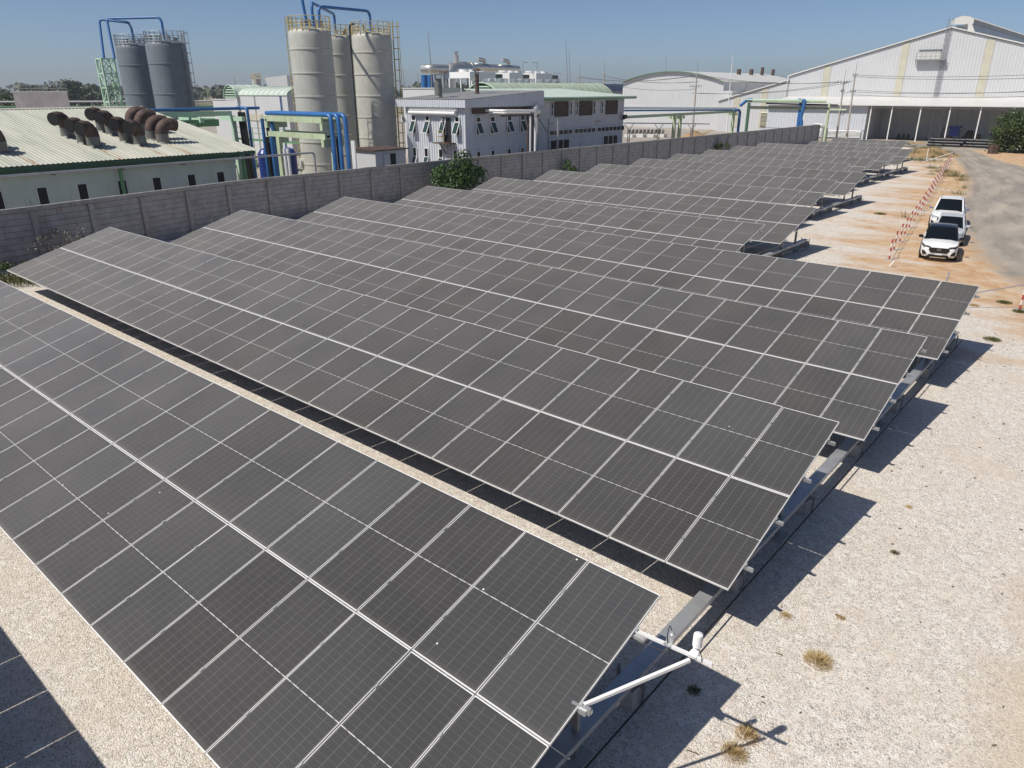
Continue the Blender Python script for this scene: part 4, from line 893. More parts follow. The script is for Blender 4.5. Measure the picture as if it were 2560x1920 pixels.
# ---------------------------------------------------------------- concrete tank and pipelines on the far left
f0 = px3(lambda x, y: (x * .14467, 180 + y * .14467), 95); tl, tr_ = f0(215, 355), f0(1160, 352); dd = (tr_ - tl); dd.z = 0
t = thing("concrete_basin", "weathered grey concrete basin on the far left beyond the corrugated roof", "basin", (tl.x, tl.y, 0)); pn = Vector((tr_.x, tr_.y, 0)).normalized() * 9
b = MB(); p0, p1 = Vector((tl.x, tl.y, 0)), Vector((tr_.x, tr_.y, 0)); zt = tl.z
b.prism([p0, p1, p1 + pn, p0 + pn], (0, 0, zt)); b.build("wall", M['violet'], t)
b = MB(); b.prism([p0 - dd*.04, p1 + dd*.01, p1 + pn, p0 + pn - dd*.04], (0, 0, .16)); b.v = [(v[0], v[1], v[2] + zt + .01) for v in b.v]; b.build("rim", M['conc'], t)
b = MB()
for k in range(14):
    p = p0.lerp(p1, k / 13.0) + pn * .9; b.bar((p.x, p.y, zt), (p.x, p.y, zt + 1.0), .05)
for h in (.5, 1.0): q0_, q1_ = p0 + pn*.9, p1 + pn*.9; b.bar((q0_.x, q0_.y, zt + h), (q1_.x, q1_.y, zt + h), .05)
b.build("railing", M['greyrail'], t)
for k, (zz, mt, r, off) in enumerate(((6.9, 'greyrail', .16, 22), (6.1, 'dkgreen', .2, 20), (5.2, 'dkgreen', .22, 18), (4.4, 'lattice', .2, 16), (3.6, 'lattice', .25, 14))):
    c0_ = Vector((-150, 10, zz)) + Vector((-off, off * .4, 0)); c1_ = Vector((-96, 62, zz)) + Vector((-off, off * .4, 0))
    t = thing("pipeline", ("uppermost", "second highest", "middle", "second lowest", "lowest")[k] + " of the long pipelines beyond the concrete basin on the left", "pipeline", c0_, "long pipelines on the far left")
    MB().tube([c0_, c1_], r, 8).build("pipe", M[mt], t)
    b = MB(); n_ = 7
    for i in range(n_): p = c0_.lerp(c1_, (i + .5 * (k % 2)) / n_); b.bar((p.x, p.y, 0), (p.x, p.y, zz), .2)
    b.build("support", M['green'], t)
# ================================================================ CURVED-ROOF WAREHOUSE
g = thing("curved_warehouse", "white warehouse with broad curved roof and four roof chimneys", "building", (-91, 163, 0))
x0, x1, zs, zp = -104.4, -78.0, 10.2, 12.45; hw = (x1 - x0) / 2; cx = (x0 + x1) / 2; rise = zp - zs; Rr = (hw*hw + rise*rise) / (2*rise)
def zc_(x): return zp - Rr + math.sqrt(Rr*Rr - (x - cx)**2)
b = MB(); corr_wall(b, (x0, 163), (x1, 163), 0, lambda q: zc_(max(x0, min(x1, q.x))) - .1, 0.6, .05, 0, (0, -1, 0)); b.box(x0, 163.05, 0, x1 - .05, 205, 9.9)
corr_wall(b, (x1, 163), (x1, 205), 0, 10.1, .6, .05, 0, (1, 0, 0)); b.build("wall", M['shedwhite'], g)
xs = [x0 - .6 + (x1 - x0 + 1.2) * i / 24 for i in range(25)]; A = [(x, 162.3, zc_(max(x0, min(x1, x))) - (0 if x0 <= x <= x1 else .12)) for x in xs]; Bv = [(p[0], 206, p[2]) for p in A]; k = len(A)
b = MB(); b.add(A + Bv, [(i, i+1, k+i+1, k+i) for i in range(k - 1)], 0, True); b.add([(p[0], p[1], p[2] - .12) for p in A] + A, [(i, i+1, k+i+1, k+i) for i in range(k - 1)], 1); b.build("roof", [M['whiteroof'], M['green']], g)
for (sx, sy, r) in ((1200, 625, .5), (1307, 627, .5), (1400, 635, .42), (1492, 650, .42)):
    p = gx(*b4(sx, sy), -84.5); top = gx(*b4(sx, 605 if sx < 1350 else 588 + (sx > 1450) * 18), -84.5); MB().lathe([(r, -1), (r, top.z - p.z + .6), (0, top.z - p.z + .6)], (-84.5, p.y, p.z - .4), 14).build("chimney", M['rust'], g)
MB().box(-78.05, 160.2, 0, -74.6, 163.0, 8.2).build("side_bay", M['shedwhite'], g)
b = MB()
for y in (172, 181, 190): b.box(-77.94, y, 8.0, -77.88, y + 2.6, 8.12); b.bar((-77.9, y + 2.6, 8.1), (-77.9, y + 2.9, 9.6), .06)
b.build("bracket", M['greyrail'], g)
# ================================================================ BIG GABLED WAREHOUSE
FY = 156.0
g = thing("gabled_warehouse", "big white gabled warehouse with pale yellow strips, lean-to roof and ridge monitor", "building", (-33, FY, 0))
AX, AZ, KX, KZ = -33.25, 18.3, -60.55, 10.95; RX = 2 * AX - KX; sl = (AZ - KZ) / (AX - KX)
def ztop(x):
    if x < KX: return 10.15 - (KX - x) * 0.262
    return AZ - abs(x - AX) * sl
b = MB(); corr_wall(b, (-75.4, FY), (KX, FY), 0, lambda q: ztop(q.x - .001) - .1, .5, .045, 0, (0, -1, 0)); corr_wall(b, (KX, FY), (RX, FY), 0, lambda q: ztop(q.x) - .1, .5, .045, 0, (0, -1, 0))
b.box(KX + .1, FY + .06, 0, RX - .1, 232, 10.4); b.box(-75.3, FY + .06, 0, KX, 232, 6.0)
b.add([(KX, FY + .06, 10.4), (AX, FY + .06, 17.9), (RX, FY + .06, 10.4)], [(0, 1, 2)]); b.build("wall", M['shedwhite'], g)
b = MB()
for (xa, za, xb, zb) in ((AX, AZ, KX - .4, KZ - .1), (RX + .4, KZ - .1, AX, AZ), (KX, 10.15, -75.9, 6.05)):
    p = (xa, FY - .35, za); q = (xb, FY - .35, zb); b.prism([p, q, (q[0], q[1], q[2] + .22), (p[0], p[1], p[2] + .22)], (0, 77, 0))
b.build("roof", M['whiteroof'], g)
b = MB(); b.box(KX - .42, FY - .4, 10.0, KX - .1, FY - .1, KZ + .1); b.bar((KX - .3, FY - .36, 5.8), (KX - .3, FY - .36, KZ), .14); b.build("downpipe", M['shedwhite'], g)
for (xs_, za, zb) in ((-53.4, 7.1, None), (-40.1, 7.1, None), (-26.85, 7.1, None), (-71.3, 1.0, None), (-65.4, 1.0, None)):
    hwid = .62; b = MB(); zt0 = min(ztop(xs_ - hwid), ztop(xs_ + hwid)) - .15; b.box(xs_ - hwid, FY - .075, za, xs_ + hwid, FY - .055, zt0); b.build("translucent_strip", M['stripe'], g)
b = MB(); b.box(-37.9, FY - 1.25, 13.2, -33.1, FY - .06, 13.38)
for i in range(7): b.bar((-37.8 + i * .78, FY - 1.2, 13.38), (-37.8 + i * .78, FY - 1.2, 14.4), .06)
for z in (13.85, 14.4): b.bar((-37.85, FY - 1.2, z), (-33.15, FY - 1.2, z), .06)
for x in (-37.8, -33.2): b.bar((x, FY - .1, 12.3), (x, FY - 1.1, 13.2), .1)
b.build("balcony", M['greyrail'], g)
b = MB(); b.box(-37.7, FY - .12, 13.4, -34.2, FY - .06, 14.85); b.build("loading_door", M['whiteroof'], g); MB().box(-37.8, FY - .3, 14.87, -34.1, FY - .06, 15.0).build("door_hood", M['greyrail'], g)
b = MB(); la, lb_ = -33.95, -33.35
for x in (la, lb_): b.bar((x, FY - .35, 7.0), (x, FY - .35, 19.3), .08)
for i in range(40): b.bar((la, FY - .35, 7.2 + i * .3), (lb_, FY - .35, 7.2 + i * .3), .05)
for i in range(11): b.tube([(la, FY - .35, 8.5 + i), (la - .1, FY - .8, 8.5 + i), ((la + lb_) / 2, FY - 1.1, 8.5 + i), (lb_ + .1, FY - .8, 8.5 + i), (lb_, FY - .35, 8.5 + i)], .03, 4)
b.tube(bend([(la, FY - .35, 19), (la, FY - .3, 19.8), (la, FY + .9, 19.6), (la, FY + .9, 18.3)], .4), .05, 6); b.tube(bend([(lb_, FY - .35, 19), (lb_, FY - .3, 19.8), (lb_, FY + .9, 19.6), (lb_, FY + .9, 18.3)], .4), .05, 6)
b.build("ladder", M['greyrail'], g)
mon = MB(); mx0, mx1 = -33.6, -30.7; y0m = FY + 1.5
A = [(mx0 - .3, y0m, 19.55), (mx0 + .5, y0m, 20.05), ((mx0 + mx1) / 2, y0m, 20.25), (mx1 - .5, y0m, 20.1), (mx1 + .3, y0m, 19.6)]; Bv = [(p[0], 230, p[2]) for p in A]; k = len(A)
mon.add(A + Bv, [(i, i+1, k+i+1, k+i) for i in range(k - 1)], 0, True); mon.poly([(A[0][0], y0m + .02, 18.9)] + [(p[0], p[1] + .02, p[2]) for p in A] + [(A[-1][0], y0m + .02, 18.9)])
mon.box(mx0 + .4, y0m + 1.0, 17.0, mx1 - .4, 230, 18.8)
mon.prism([(mx1 - .3, y0m, 17.4), (mx1 + .9, y0m, 17.3), (mx1 + .1, y0m, 18.9), (mx1 - .5, y0m, 18.9)], (0, 73, 0)); mon.build("ridge_monitor", M['whiteroof'], g)
MB().box(mx1 - .2, y0m + .3, 18.92, mx1 + .15, 229, 19.5).build("monitor_louvre", M['greyroof'], g)
# lean-to and open shed along its front
SY = 145.5
b = MB(); b.prism([(-60.4, FY - .1, 7.0), (-60.4, SY - .5, 5.75), (-60.4, SY - .5, 5.9), (-60.4, FY - .1, 7.15)], (60, 0, 0)); b.build("lean_to_roof", M['whiteroof'], g)
b = MB(); corr_wall(b, (-60.2, 146), (-41.9, 146), 1.6, 5.7, .5, .045, 0, (0, -1, 0)); b.box(-60.2, 146.06, 0, -42.0, FY - .1, 5.6); b.build("lean_to_wall", M['siding'], g)
b = MB()
for i in range(6): b.prism([(-49.9, 145.95, .32 + i * .215), (-49.9, 145.7, .30 + i * .215), (-49.9, 145.95, .47 + i * .215)], (7.5, 0, 0))
b.build("louvre", M['white'], g)
b = MB()
for i in range(10): b.prism([(-65.7, 155.9, 1.6 + i * .26), (-65.7, 155.55, 1.56 + i * .26), (-65.7, 155.9, 1.78 + i * .26)], (5.6, 0, 0))
b.build("louvre", M['stripe'], g)
for x in (-41.2, -37.75, -33.2, -28.75, -24.3, -19.7, -15.2, -10.6, -6.0, -1.5): MB().bar((x, SY, 0), (x, SY, 5.75), .17).build("column", M['white'], g)
for x in (-37.75, -33.2, -28.75, -24.3, -19.7, -15.2): MB().bar((x, FY - 3.5, 0), (x, FY - 3.5, 6.2), .12).build("column", M['greyrail'], g)
MB().box(-41.2, SY - .06, 5.35, -.5, SY + .06, 5.55).build("eave_beam", M['greyrail'], g)
b = MB()
for y in (147.5, 149.5, 151.5, 153.5): b.bar((-41.5, y, 5.85 + (y - SY) * .115 - .2), (-.5, y, 5.85 + (y - SY) * .115 - .2), .1, .16)
b.build("purlin", M['greyrail'], g)
# inside the shed
def in_shed(name, label, x, cat, fn):
    t = thing(name, label, cat, (x, 149.5, 0)); fn(t, x, 149.5); return t
def f_scaf(t, x, y):
    b = MB()
    for dx in (0, 1.5):
        for dy in (0, 1.2): b.bar((x + dx, y + dy, 0), (x + dx, y + dy, 3.9), .07)
    for z in (.3, 1.4, 2.6, 3.4, 3.9): b.bar((x, y, z), (x + 1.5, y, z), .06); b.bar((x, y, z), (x, y + 1.2, z), .06); b.bar((x + 1.5, y, z), (x + 1.5, y + 1.2, z), .06)
    b.build("frame", M['greyrail'], t); MB().box(x - .2, y, 2.62, x + 1.7, y + 1.2, 2.7).build("platform", M['lumber'], t)
in_shed("scaffold_tower", "tall scaffold tower standing inside the open shed", -32.0, "scaffold", f_scaf)
def f_mach(t, x, y):
    MB().box(x, y, .3, x + 1.6, y + 1, .9).build("bed", M['rust'], t); b = MB(); b.box(x + 1.2, y, .9, x + 2.6, y + .9, 2.3); b.box(x + 1.0, y - .2, 2.3, x + 2.8, y + 1, 2.6); b.build("housing", M['bluetank'], t)
    b = MB(); b.tube(bend([(x + .1, y + .3, .9), (x + .1, y + .3, 2.2), (x + 1.0, y + .3, 2.2)], .3), .07, 8); b.build("frame", M['black'], t)
in_shed("machine", "blue and black workshop machine beside the scaffold in the shed", -30.2, "machine", f_mach)
def f_hop(t, x, y): MB().prism([(x, y, .1), (x + 1.6, y, .1), (x + 1.6, y, 1.9), (x + .9, y, 1.9)], (0, 1.2, 0)).build("body", M['black'], t); MB().box(x + 1.7, y, 0, x + 2.9, y + .9, 1.3).build("crate", M['rust'], t)
in_shed("hopper", "dark sloped hopper with a brown crate against it in the shed", -27.2, "hopper", f_hop)
def f_brl(t, x, y): MB().lathe([(.62, 0), (.66, .1), (.66, 1.9), (.5, 2.05), (0, 2.08)], (x, y, 0), 20).build("body", M['bluetank'], t); MB().box(x - .1, y - .1, 2.06, x + .1, y + .1, 2.2).build("cap", M['black'], t)
in_shed("blue_barrel", "big blue plastic barrel at the right end of the shed, by the bush", -22.2, "barrel", f_brl)
for i, x in enumerate((-37.0, -36.2, -35.4, -34.3)):
    t = thing("welding_cart", ("leftmost", "second", "third", "rightmost")[i] + " of four small dark carts on the shed floor, left of the scaffold", "cart", (x, 149.5, 0), "dark carts in the shed")
    b = MB(); b.prism([(x - .25, 149.5, .15), (x + .25, 149.5, .15), (x + .12, 149.5, 1.0), (x - .12, 149.5, 1.0)], (0, .5, 0)); b.build("body", M['black'], t)
    b = MB(); b.tube([(x - .3, 149.5, .15), (x - .24, 149.5, .15)], .15, 12); b.tube([(x + .24, 149.5, .15), (x + .3, 149.5, .15)], .15, 12); b.build("wheel", M['tyre'], t)
# black pipes stacked by the road
for s_, (xa, xb, yy) in enumerate(((-29.0, -24.3, 136.2), (-24.0, -18.6, 136.6))):
    for i in range(9):
        r = .23; row, c = (0, i) if i < 4 else ((1, i - 4) if i < 7 else (2, i - 7)); y = yy + c * .47 + row * .235; z = r + row * .40; e_ = .12 * ((i * 7) % 5 - 2); t = MB().tube([(xa + e_, y, z), (xb + e_, y, z)], r, 14).build("pipe", M['blackpipe'])
        tag(t, "long black plastic pipe in the %s stack before the shed" % ("left" if s_ == 0 else "right"), "pipe", ("left" if s_ == 0 else "right") + " stack of black pipes")
t = thing("timber_skid", "low weathered timber skid lying left of the black pipe stacks", "skid", (-32, 140, 0)); b = MB()
for i in range(3): b.bar((-34, 140 + i * .6, .15), (-30.5, 140 + i * .6, .15), .16)
b.build("beam", M['lumber'], t)
#PART4
# ================================================================ POLES, MASTS, WIRES
def upole(x, y, zt, label, arms, spike=1.6, lean=(0, 0), group="concrete utility poles"):
    t = thing("utility_pole", label, "utility pole", (x, y, 0), group)
    top = Vector((x + lean[0], y + lean[1], zt))
    b = MB(); b.tube([(x, y, 0), top], [.19, .12], 8); b.build("pole", M['pole'], t)
    for z, hw in arms:
        p = Vector((x, y, 0)).lerp(top, z / zt); b = MB()
        b.bar((p.x - hw, p.y - .12, z), (p.x + hw, p.y - .12, z), .1, .12)
        for s in (-.9, -.45, .45, .9): b.lathe([(.05, 0), (.07, .05), (.05, .1), (.07, .15), (.02, .25)], (p.x + s * hw, p.y - .12, z + .05), 8)
        b.bar((p.x - hw * .6, p.y - .12, z), (p.x, p.y - .12, z - .5), .05); b.bar((p.x + hw * .6, p.y - .12, z), (p.x, p.y - .12, z - .5), .05)
        b.build("crossarm", M['greyrail'], t)
    if spike: MB().tube([top, top + Vector((.05, 0, spike))], .035, 5).build("spike", M['greyrail'], t)
    return top
YP = 135.0
q1, q2 = gy(*b5(650, 700), YP), gy(*b5(742, 645), YP)
T1 = upole(q1.x + .35, YP, q1.z, "left one of the two concrete utility poles before the gabled warehouse, with wire-hung crossarm", [(q1.z - .15, 1.05), (q1.z - 1.6, .3)], 1.7, (-.2, 0))
T2 = upole(q2.x + .5, YP, q2.z, "right one of the two concrete utility poles before the gabled warehouse, taller with short arm", [(q2.z - .1, .35), (q2.z - 2.6, .5)], 2.0, (-.3, 0))
b = MB(); b.tube([(q1.x + .7, YP - .2, 4.7 + .35*math.sin(a)) if False else (q1.x + .75 + .38*math.cos(a), YP - .2, 4.9 + .42*math.sin(a)) for a in [2*math.pi*i/16 for i in range(17)]], .05, 5, cap=False)
tag(b.build("cable_coil", M['black']), "coil of black cable hanging on the left utility pole", "cable coil")
q3 = gy(*b4(833, 640), 120); T3 = upole(q3.x + .2, 120, q3.z, "utility pole with two crossarms standing before the curved-roof warehouse", [(q3.z - .1, .55), (gy(*b4(825, 745), 120).z, 1.15)], 1.9, (-.1, 0))
q4 = gy(*b4(1130, 660), 124); t = thing("lightning_mast", "slim pale mast between the curved-roof and gabled warehouses", "mast", (q4.x + .3, 124, 0)); MB().tube([(q4.x + .35, 124, 0), (q4.x, 124, q4.z), (q4.x, 124, q4.z + 3.3)], [.12, .08, .03], 8).build("pole", M['white'], t)
q5 = gy(*b4(36, 640), 128); T5 = upole(q5.x, 128, q5.z, "thin utility pole rising behind the right end of the grey office block", [(q5.z - .15, .55)], 2.2)
q6 = gy(*b3(1690, 380), 128); T6 = upole(q6.x, 128, q6.z, "utility pole with crossarm above the green vaulted roof", [(q6.z - .2, .9)], 2.4)
def mast(xa, yt, yb, D, label, r=.08, fn=b3):
    f = px3(fn, D); p, q = f(xa, yt), f(xa, yb); t = thing("lightning_mast", label, "mast", (q.x, q.y, 0)); MB().tube([(q.x, q.y, 0), (q.x, q.y, q.z), (q.x + (p.x - q.x)*.3, q.y, p.z)], [r * 1.5, r, r * .5], 6).build("pole", M['greyrail'], t)
mast(404, 0, 280, 112, "tall thin mast rising beside the big silver duct elbow"); mast(180, 320, 480, 130, "thin mast right of the beige tanks above the flat white block")
mast(1583, 75, 400, 140, "taller of two thin masts above the green vaulted roof"); mast(1608, 155, 450, 140, "shorter of two thin masts above the green vaulted roof")
mast(302, 360, 480, 150, "short thin mast left of the blue chimney pipes"); mast(2040, 655, 760, 160, "thin mast above the white factory roof left of the beige tanks", fn=b1)
mast(570, 480, 600, 172, "white flagpole-like mast on the crest of the curved roof", fn=b4)
for xx, lb in ((347, "left one of two distant blue vent pipes beside the silver ducts"), (396, "right one of two distant blue vent pipes beside the silver ducts")):
    f = px3(b3, 130); p = f(xx, 372); t = thing("vent_pipe", lb, "pipe", (p.x, p.y, 0)); MB().tube([(p.x, p.y, 0), p], .6, 12).build("pipe", M['blue'], t)
def wire(p, q, sag, r, label, group):
    p, q = Vector(p), Vector(q); P = [p.lerp(q, i / 18) - Vector((0, 0, sag * 4 * (i / 18) * (1 - i / 18))) for i in range(19)]
    tag(MB().tube(P, r, 4, cap=False).build("power_line", M['wire']), label, "power line", group)
for k, dz in enumerate((-.1, -.25)):
    for s in (-.8, .8): wire((T1.x + s, YP, T1.z + dz), (T3.x + s, 120, T3.z + dz - .1 - k * 2.6), .7, .03, "sagging power line between the left warehouse pole and the pole by the curved roof", "wires between poles")
for s in (-.4, .4): wire((T3.x + s, 120, T3.z - .2), (T6.x + s, 128, T6.z - .2), .8, .03, "sagging power line between the crossarm pole and the poles above the vault", "wires over the office block")
for s, dz in ((-.5, 0), (.5, 0), (0, -2.8)): wire((T3.x + s, 120, T3.z - 1.2 + dz * .4), (T5.x, 128, T5.z - .3 + dz * .5), .6, .03, "sagging power line between the crossarm pole and the thin pole", "wires over the office block")
for z0_, z1_ in ((0, 1.6), (-.25, 1.0), (-2.3, -.4), (-2.6, .0), (-3.0, -.9)): wire((T2.x, YP, T2.z + z0_ - .05), (8.0, 118.0, T2.z + z1_ - .3), 1.1, .03, "power line running from the right warehouse pole out of the picture at right", "wires leaving to the right")
for z0_ in (-.3, -1.9, -4.9): wire((T1.x, YP, T1.z + z0_), (T2.x, YP, T2.z + z0_ - .6), .05, .03, "short power line linking the two warehouse poles", "wires linking the warehouse poles")
# pipe racks before the warehouses
t = thing("pipe_rack", "pale green pipe rack with long white and blue pipes right of the grey office block", "pipe rack", (-56, 100, 0)); X = -55
MB().tube([(X, 80, 6.45), (X, 120.2, 5.65)], .15, 10).build("pipe", M['white'], t); MB().tube([(X + .6, 80, 6.1), (X + .6, 119.6, 5.35)], .1, 12).build("pipe", M['blue'], t); MB().tube(bend([(X + .6, 119, 5.4), (X + .6, 120.6, 5.3), (X + .6, 120.6, 0)], .6), .22, 12).build("pipe", M['blue'], t)
MB().box(X + .2, 84, 5.0, X + .5, 119.5, 5.35).build("beam", M['palegreen'], t); MB().tube([(X - .4, 80, 6.1), (X - .4, 120, 5.4)], .1, 8).build("pipe", M['dkgreen'], t)
for y in (99.5, 101.2, 118.9):
    MB().box(X + .1, y - .2, 0, X + .5, y + .2, 5.0).build("post", M['palegreen'], t); MB().box(X - .7, y - .25, 4.6, X + .9, y + .25, 4.99).build("crossbeam", M['palegreen'], t)
t = thing("pipe_rack", "pale green pipe rack with two blue down-pipes before the gabled warehouse", "pipe rack", (-50, 132, 0)); Y = 132
MB().box(-58.4, Y - .1, 6.35, -44.6, Y + .1, 6.62).build("beam", M['palegreen'], t); MB().box(-58.1, Y - .1, 5.25, -41.2, Y + .1, 5.5).build("beam", M['palegreen'], t)
MB().tube([(-55, Y + .3, 6.2), (-42.8, Y + .3, 6.05)], .12, 8).build("pipe", M['black'], t); MB().tube([(-57.8, Y - .3, 5.65), (-44, Y - .3, 5.6)], .12, 8).build("pipe", M['black'], t)
MB().box(-58.2, Y - .2, 0, -57.8, Y + .2, 6.3).build("post", M['dkgreen'], t); MB().box(-44.2, Y - .2, 0, -43.9, Y + .2, 6.3).build("post", M['palegreen'], t)
MB().tube([(-58.4, Y + .4, 6.78), (-49.2, Y + .4, 6.75)], .12, 8).build("pipe", M['lattice'], t); MB().tube([(-58.4, Y - .4, 6.78), (-44.6, Y - .4, 6.7)], .1, 8).build("pipe", M['lattice'], t)
MB().tube(bend([(-49.5, Y + .4, 6.75), (-49.0, Y + .4, 6.7), (-48.8, Y + .2, 0)], .4), .3, 12).build("pipe", M['blue'], t)
MB().tube(bend([(-48.5, Y - .4, 6.75), (-48.0, Y - .4, 6.7), (-48.2, Y - .4, 5), (-48.35, Y - .4, 3.9), (-48.1, Y - .4, 3.3), (-48.05, Y - .4, 0)], .4), .27, 12).build("pipe", M['blue'], t)
MB().tube(bend([(-59.6, Y, 5.75), (-58.4, Y, 6.75), (-57.5, Y, 6.75)], .2), .26, 12).build("pipe", M['blue'], t)
t = thing("pipe_bundle", "grey pipes bending over at the end of the boundary wall", "pipe", (-44.5, 133, 0))
for k in range(3): MB().tube(bend([(-44.9 + .35*k, 133.2, 0), (-44.9 + .35*k, 133.2, 2.9 - .2*k), (-46.5, 133.4, 3.0 - .2*k)], .6), .16, 10).build("pipe", M['galvd' if k else 'galv'], t)
# open canopy and stored goods beyond the wall
t = thing("canopy", "long low dark-edged canopy on lattice posts before the curved-roof warehouse", "canopy", (-56, 98, 0)); b = MB(); b.prism([(-57.2, 87, 4.35), (-54.8, 87, 4.35), (-54.8, 111, 3.45), (-57.2, 111, 3.45)], (0, 0, .12)); b.build("roof", M['greyroof'], t)
for y in (89.5, 97.5, 107.5):
    z = 4.35 - (y - 87) * .0375; b = MB(); 
    for s in (-.25, .25): b.bar((-56, y + s, 0), (-56, y + s, z - .6), .07); b.bar((-56, y + s, z - .7), (-56, y + s * 5, z), .06)
    for i in range(6): b.bar((-56, y - .25, .3 + i*.5), (-56, y + .25, .8 + i*.5), .05)
    b.build("post", M['greyrail'], t)
for i in range(9):
    g0 = gz(1577 + i * 9.5, 334); x, y = g0.x, g0.y; o = MB(); R = .47
    A = arc((0, 0, 0), R, 0, 2*math.pi, 24); B = arc((0, 0, 0), R - .09, 0, 2*math.pi, 24)
    vs = [(x + p[0], y - .5, R + p[2]) for p in A] + [(x + p[0], y - .5, R + p[2]) for p in B] + [(x + p[0], y + .5, R + p[2]) for p in A] + [(x + p[0], y + .5, R + p[2]) for p in B]; k = 25
    o.add(vs, [(i_, i_+1, k+i_+1, k+i_) for i_ in range(24)] + [(2*k+i_, 2*k+i_+1, 3*k+i_+1, 3*k+i_) for i_ in range(24)] + [(i_, i_+1, 2*k+i_+1, 2*k+i_) for i_ in range(24)] + [(k+i_, k+i_+1, 3*k+i_+1, 3*k+i_) for i_ in range(24)])
    tag(o.build("concrete_ring", M['conc']), "concrete pipe ring standing in the row behind the wall, before the curved warehouse", "concrete ring", "row of concrete rings")
for i in range(4):
    g0 = gz(1575 + i * 26, 343); b = MB(); b.box(g0.x - 1.0, g0.y - .6, 0, g0.x + .9, g0.y + .6, .5 + .1 * (i % 2)); t = b.build("concrete_slab_stack", M['whiteroof']); tag(t, ("leftmost", "second from left", "third from left", "rightmost")[i] + " of the low pale slab stacks before the concrete rings", "slab stack", "pale slab stacks")
for i in range(3):
    y = 112 + i * 1.3; t = MB(); t.bar((-62 - i, y, .25), (-57.5, y + 3, 1.6 + .3 * i), .3, .12); tag(t.build("timber_plank", M['lumber']), ("longest", "middle", "shortest")[i] + " brown timber plank leaning in the yard right of the concrete rings", "plank")
t = thing("sand_heap", "small brown heap of sand beside the leaning planks in the yard", "heap", (-63, 124, 0)); MB().lathe([(3.0, 0), (2.2, .5), (1.2, 1.1), (.4, 1.45), (0, 1.5)], (-66, 128, 0), 20).build("heap", M['earth'], t)
